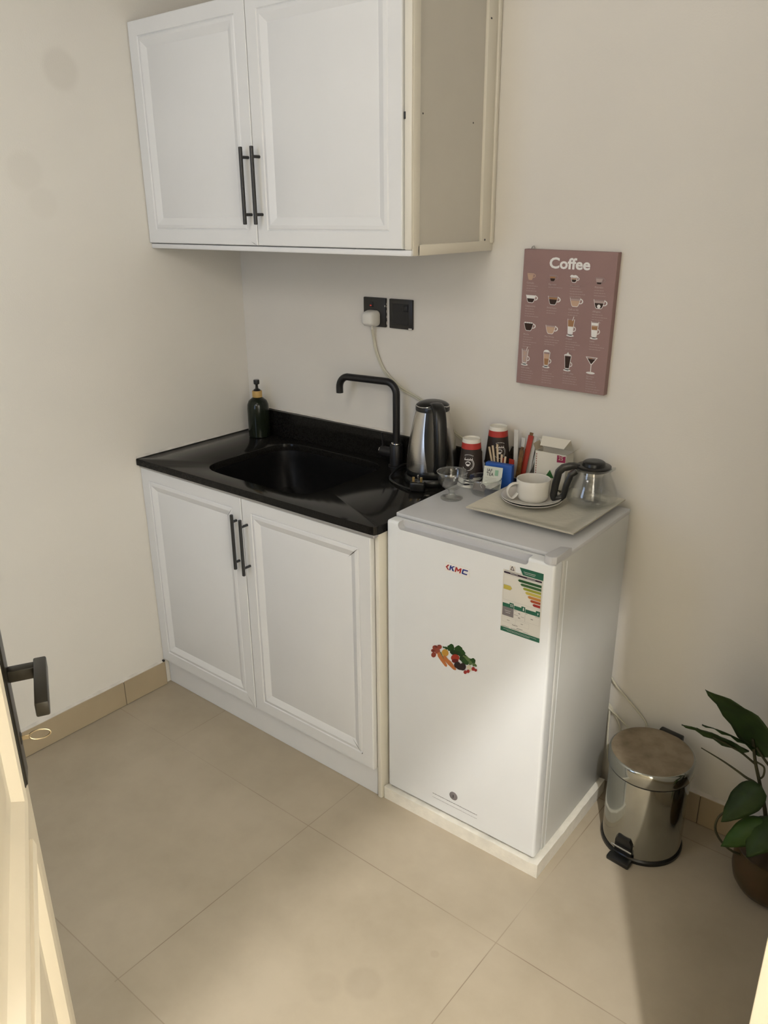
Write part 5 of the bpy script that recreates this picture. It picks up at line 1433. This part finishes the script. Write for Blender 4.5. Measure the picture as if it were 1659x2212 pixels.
def tallicon(x, zt, wt, wb, h, fills, straw=False, top=None):
    zb = zt - h
    ell(x, zb - 4.2, 10.5, 2.6, WH, 0)
    pf([(x - 3.5, zb + 1), (x + 3.5, zb + 1), (x + 5.5, zb - 4), (x - 5.5, zb - 4)], WH, 0)
    ringp(x + wb * 0.60, zb + h * 0.34, h * 0.12, h * 0.175, WH, 0, sx=1.0, a0=-115, a1=115)
    pf(trap(x, zt, wt, wb, h, 0, 1), WH, 1)
    pf(trap(x, zt, wt, wb, h, 0.06, 1.0, 1.4), GM, 2)
    for k, (lo, hi, c_) in enumerate(fills):
        pf(trap(x, zt, wt, wb, h, lo, hi, 1.4), c_, 3 + k)
    if straw:
        pf([(x + 3.5, zt - 4), (x + 5, zt - 4), (x + 8.5, zt + 7), (x + 7, zt + 7)], WH, 8)
    if top == 'dome':
        ell(x, zt - 1, wt / 2 - 1, 6.0, WH, 7, 0, 180)
        pf([(x + 5, zt + 1), (x + 6, zt + 1), (x + 8, zt + 6), (x + 7, zt + 6)], TX, 8)
    if top == 'cream':
        ell(x, zt - 0.5, wt / 2 + 0.4, 4.5, WH, 7, 0, 180)
        pf([(x - 4, zt + 3), (x + 4, zt + 3), (x + 0.4, zt + 9)], WH, 7)
cupicon(23.0, -58.5, 19, 17, ((0.0, 0.72, LT), (0.76, 0.96, LT)), LT)
cupicon(86.5, -59.5, 20, 17, ((0.0, 0.42, DK), (0.44, 0.72, MD)), GM)
cupicon(145.5, -60.5, 19, 15, ((0.0, 0.45, DK), (0.46, 0.66, LT)))
ell(145.5, -60.5, 11, 3.0, WH, 7); ell(140, -58.6, 3.5, 2, WH, 8); ell(149, -58.8, 4, 2, WH, 8)
cupicon(212.5, -59.5, 21, 17, ((0.0, 0.26, DK), (0.28, 0.8, TX)), GM)
cupicon(28.0, -112.5, 29, 20, ((0.0, 0.50, DK), (0.52, 0.95, WH)))
cupicon(92.0, -111.5, 29, 22, ((0.0, 0.60, DK), (0.62, 0.84, MD)))
cupicon(153.5, -111.5, 30, 22, ((0.0, 0.66, LT), (0.70, 0.84, TX)))
cupicon(217.5, -111.5, 30, 22, ((0.0, 0.58, DK), (0.60, 0.85, TX)))
ell(218.0, -127.5, 4.6, 4.6, WH, 7)
cupicon(27.0, -183.5, 29, 21, ((0.0, 0.92, DK),))
for q in (-9, -3, 3, 9):
    ell(27.0 + q, -183.2, 3.4, 1.6, WH, 6)
cupicon(91.0, -184.5, 29, 22, ((0.0, 0.80, LT), (0.83, 0.93, TX)))
tallicon(147.0, -164.0, 20, 14, 37, ((0.04, 0.50, WH), (0.50, 0.93, MD)), straw=True)
tallicon(212.0, -164.5, 21, 14, 37, ((0.04, 0.44, WH), (0.46, 0.66, MD), (0.66, 0.72, LT), (0.74, 0.92, WH)))
tallicon(21.5, -252.5, 20, 14, 37, ((0.04, 0.92, TX),), straw=True)
for dx, dz in ((-2, 8), (3, 10), (-1, 14), (0, 22), (-2, 26), (2, 30)):
    ell(21.5 + dx * 0.8, -252.5 - dz, 2.0, 1.8, LT, 6)
tallicon(86.0, -252.5, 20, 13, 36, ((0.04, 0.50, MD), (0.50, 0.84, LT)), top='dome')
tallicon(146.5, -255.5, 20, 13, 34, ((0.04, 0.93, DK),), top='cream')
pf([(195.5, -252.5), (228.0, -252.5), (213.5, -272.0), (210.5, -272.0)], WH, 1)
pf([(198.5, -253.7), (225.0, -253.7), (212.8, -269.5), (211.0, -269.5)], GM, 2)
pf([(201.5, -257.5), (222.0, -257.5), (212.8, -269.5), (211.0, -269.5)], DK, 3)
ell(210, -256.0, 5, 1.0, MD, 4)
pf([(211.0, -271), (213.0, -271), (213.0, -292), (211.0, -292)], WH, 1)
ell(212.0, -292.5, 12, 3.0, WH, 1)
for k, (ox, oz) in enumerate(((0, 0), (0.0007, 0), (-0.0007, 0), (0, 0.0006), (0, -0.0006), (0.0005, 0.0004), (-0.0005, -0.0004), (0.0005, -0.0004), (-0.0005, 0.0004))):
    m.text('Coffee', 0.0360, 0.0740 + ox, -0.0430 + oz, -0.0009 - 0.00001 * k, mi=WH, bold=0.0005, sx=1.14)
NAMES = ('Cortado', 'Espresso', 'Macchiato', 'Ristretto', 'Cappuccino', 'Americano', 'Café au lait', 'Affogato', 'Mocha', 'Flat White', 'Frappé', 'Latte', 'Iced Latte', 'Frappe', 'Irish Coffee', 'Espresso Martini')
LX = (13.2, 76.0, 136.5, 202.0)
LZ = (-82.0, -139.8, -212.8, -300.6)
RW = ((3, 1, 4, 3), (4, 2, 2, 4), (5, 3, 4, 3), (5, 5, 4, 5))
rn = random.Random(11)
for r in range(4):
    for c_ in range(4):
        x = LX[c_]; z = LZ[r]
        nm_ = NAMES[r * 4 + c_]
        z -= 2.5
        if nm_ == 'Espresso Martini':
            m.text('Espresso', 0.0058, x * 0.001, z * 0.001, -0.0009, mi=TX, bold=0.00008)
            z -= 6.0
            m.text('Martini', 0.0058, x * 0.001, z * 0.001, -0.0009, mi=TX, bold=0.00008)
        else:
            m.text(nm_, 0.0062, x * 0.001, z * 0.001, -0.0009, mi=TX, bold=0.00010)
        for k in range(RW[r][c_]):
            z -= 6.2
            xx = x
            xe = x + rn.uniform(24, 42)
            while xx < xe - 1:
                wd = min(rn.uniform(3, 8), xe - xx)
                pf([(xx, z), (xx + wd, z), (xx + wd, z + 1.1), (xx, z + 1.1)], TX, 1)
                xx += wd + 1.2
m.build('drinks_print', cn, cv, smooth=False)

# ================================================================ pedal bin
bn = thing('pedal_bin', 'round steel pedal bin with a dull stained lid, between fridge and plant', 'bin', (1.643, -0.157, 0))
m = MB(); m.lathe([(0.098, 0.0), (0.105, 0.001), (0.1055, 0.010), (0.1025, 0.014)], 64)
m.build('base_ring', 'plastic_black', bn)
m = MB(); m.lathe([(0.1010, 0.012), (0.1015, 0.018), (0.1015, 0.236), (0.1000, 0.240)], 72)
m.build('drum', 'steel', bn)
m = MB(); m.lathe([(0.1035, 0.237), (0.1045, 0.238), (0.1045, 0.2415), (0.1035, 0.2425)], 64)
m.build('rubber_ring', 'plastic_black', bn)
m = MB(); m.lathe([(0.1062, 0.2425), (0.1070, 0.244), (0.1070, 0.276), (0.1050, 0.2805), (0.1015, 0.2825)], 72, mi=0)
m.lathe([(0.1015, 0.2825), (0.085, 0.2850), (0.05, 0.2865), (0.02, 0.2870)], 72, cap0=False, mi=1)
m.build('lid', ['steel', 'binlid'], bn, angle=60)
pa = math.radians(-95)
TPm = Matrix.Rotation(pa, 4, 'Z')
m = MB()
m.loft([[(0.099, -0.024, 0.018), (0.099, 0.024, 0.018), (0.099, 0.024, 0.058), (0.099, 0.018, 0.072), (0.099, -0.018, 0.072), (0.099, -0.024, 0.058)], [(0.1075, -0.022, 0.020), (0.1075, 0.022, 0.020), (0.1075, 0.022, 0.055), (0.1075, 0.016, 0.068), (0.1075, -0.016, 0.068), (0.1075, -0.022, 0.055)]], tf=TPm)
m.build('pedal_bracket', 'plastic_black', bn)
m = MB(); m.box(0.104, 0.130, -0.031, 0.031, 0.011, 0.026, 0.004, 2, tf=TPm @ Matrix.Rotation(math.radians(6), 4, 'Y'))
pd_ = m.build('pedal', 'plastic_black', bn)
m = MB(); m.tube([(0.114, -0.028, 0.0405), (0.114, 0.028, 0.0405)], 0.0026, 8, tf=TPm)
m.build('pedal_bar', 'chrome', pd_)
m = MB(); m.box(0.098, 0.118, -0.032, 0.032, 0.205, 0.284, 0.004, 2, tf=Matrix.Rotation(math.radians(84), 4, 'Z'))
m.build('lid_hinge', 'plastic_black', bn)

# ================================================================ potted plant
PC = Vector((1.962, -0.128, 0))
pp = thing('potted_plant', 'broad leaved green plant in a round brown pot at the right', 'plant', PC)
m = MB(); m.lathe([(0.045, 0.0), (0.060, 0.002), (0.076, 0.012), (0.088, 0.032), (0.0935, 0.058), (0.0935, 0.085), (0.092, 0.115), (0.0925, 0.128), (0.0895, 0.129), (0.088, 0.118)], 56)
m.build('pot', 'pot', pp, angle=60)
m = MB(); m.lathe([(0.0885, 0.108), (0.06, 0.112), (0.02, 0.114)], 40, cap0=False)
m.build('soil', 'soil', pp)
def L3(x, z, y=-0.15):
    return Vector((x, y, z)) - PC
def leaf(base, tip, w_, side, droop, mt, fold=0.25, n=14, shape=1.0, curl=0.0):
    base, tip = Vector(base), Vector(tip)
    ax = tip - base
    Ln = ax.length
    sd_ = Vector(side).normalized()
    ax_n = ax.normalized()
    sd_ = (sd_ - ax_n * sd_.dot(ax_n)).normalized()
    nn = ax_n.cross(sd_).normalized()
    vs, fcs = [], []
    cols = 8
    for i in range(n + 1):
        t = i / n
        wd = w_ * 0.5 * (math.sin(PI * min(1, t ** (0.62 * shape))) ** 0.85 if 0 < t < 1 else 0.0)
        c = base + ax * t + nn * (droop * math.sin(PI * t)) + sd_ * curl * math.sin(PI * t)
        for k in range(cols + 1):
            q = -1 + 2 * k / cols
            vs.append(c + sd_ * (wd * q) + nn * (-fold * wd * abs(q) ** 1.5 + 0.0025 * math.sin(t * 22 + q * 3) * abs(q)))
    for i in range(n):
        for k in range(cols):
            a = i * (cols + 1) + k
            fcs.append([a, a + 1, a + cols + 2, a + cols + 1])
    m = MB(); m.add(vs, fcs)
    o = m.build('leaf', mt, pp, angle=80)
    md = o.modifiers.new('thick', 'SOLIDIFY')
    md.thickness = 0.0009
    return o
leaf(L3(1.915, 0.388), L3(1.753, 0.520, -0.175), 0.105, (0.68, -0.30, 0.60), 0.012, 'leaf', 0.20, shape=1.05, curl=0.018)
leaf(L3(1.880, 0.402, -0.16), L3(1.764, 0.440, -0.20), 0.026, (0.2, -0.9, 0.5), 0.006, 'leaf', 0.4)
leaf(L3(1.868, 0.392, -0.165), L3(1.722, 0.430, -0.215), 0.036, (0.25, -0.5, 0.80), 0.008, 'leaf', 0.5)
leaf(L3(1.875, 0.418, -0.14), L3(1.790, 0.448, -0.12), 0.045, (0.4, 0.3, 0.9), 0.004, 'leaf_light', 0.3)
leaf(L3(1.908, 0.318, -0.17), L3(1.848, 0.215, -0.225), 0.070, (0.85, -0.35, -0.3), 0.012, 'leaf', 0.35)
leaf(L3(1.936, 0.238, -0.19), L3(1.858, 0.152, -0.232), 0.060, (0.75, -0.35, -0.45), 0.014, 'leaf_light', 0.35)
leaf(L3(1.955, 0.250, -0.18), L3(1.920, 0.170, -0.250), 0.080, (0.9, -0.3, 0.0), 0.014, 'leaf', 0.35)
leaf(L3(1.925, 0.345, -0.15), L3(2.040, 0.470, -0.19), 0.085, (0.6, -0.2, -0.7), 0.014, 'leaf', 0.3)
leaf(L3(1.960, 0.300, -0.12), L3(2.070, 0.330, -0.20), 0.075, (0.2, -0.8, 0.4), 0.010, 'leaf_light', 0.3)
leaf(L3(1.990, 0.240, -0.16), L3(2.060, 0.140, -0.22), 0.080, (0.7, 0.4, 0.4), 0.014, 'leaf', 0.3)
def stem(pts, r0, r1):
    P = smooth_path(pts, 6)
    m = MB(); m.tube(P, [r0 + (r1 - r0) * i / (len(P) - 1) for i in range(len(P))], 8)
    return m.build('stem', 'stem', pp)
stem([L3(1.950, 0.10, -0.13), L3(1.925, 0.22, -0.14), L3(1.898, 0.315), L3(1.883, 0.36), L3(1.872, 0.405), L3(1.868, 0.42)], 0.0050, 0.0035)
stem([L3(1.883, 0.355), L3(1.852, 0.378, -0.16), L3(1.828, 0.395, -0.175), L3(1.790, 0.412, -0.19)], 0.0030, 0.0020)
stem([L3(1.935, 0.19, -0.15), L3(1.905, 0.290), L3(1.865, 0.310), L3(1.815, 0.328), L3(1.758, 0.342)], 0.0048, 0.0012)
stem([L3(1.950, 0.10, -0.15), L3(1.880, 0.125, -0.20), L3(1.838, 0.165, -0.21), L3(1.835, 0.205, -0.20), L3(1.862, 0.232, -0.18), L3(1.900, 0.235, -0.16)], 0.0032, 0.0025)
stem([L3(1.898, 0.318), L3(1.906, 0.335, -0.155), L3(1.903, 0.355, -0.15), L3(1.885, 0.362)], 0.0024, 0.0022)
stem([L3(1.960, 0.10, -0.12), L3(1.965, 0.25, -0.12), L3(1.940, 0.33, -0.14), L3(1.905, 0.372, -0.15), L3(1.880, 0.400)], 0.0042, 0.0028)
stem([L3(1.965, 0.10, -0.13), L3(1.985, 0.22, -0.13), L3(1.975, 0.30, -0.12)], 0.0042, 0.0030)
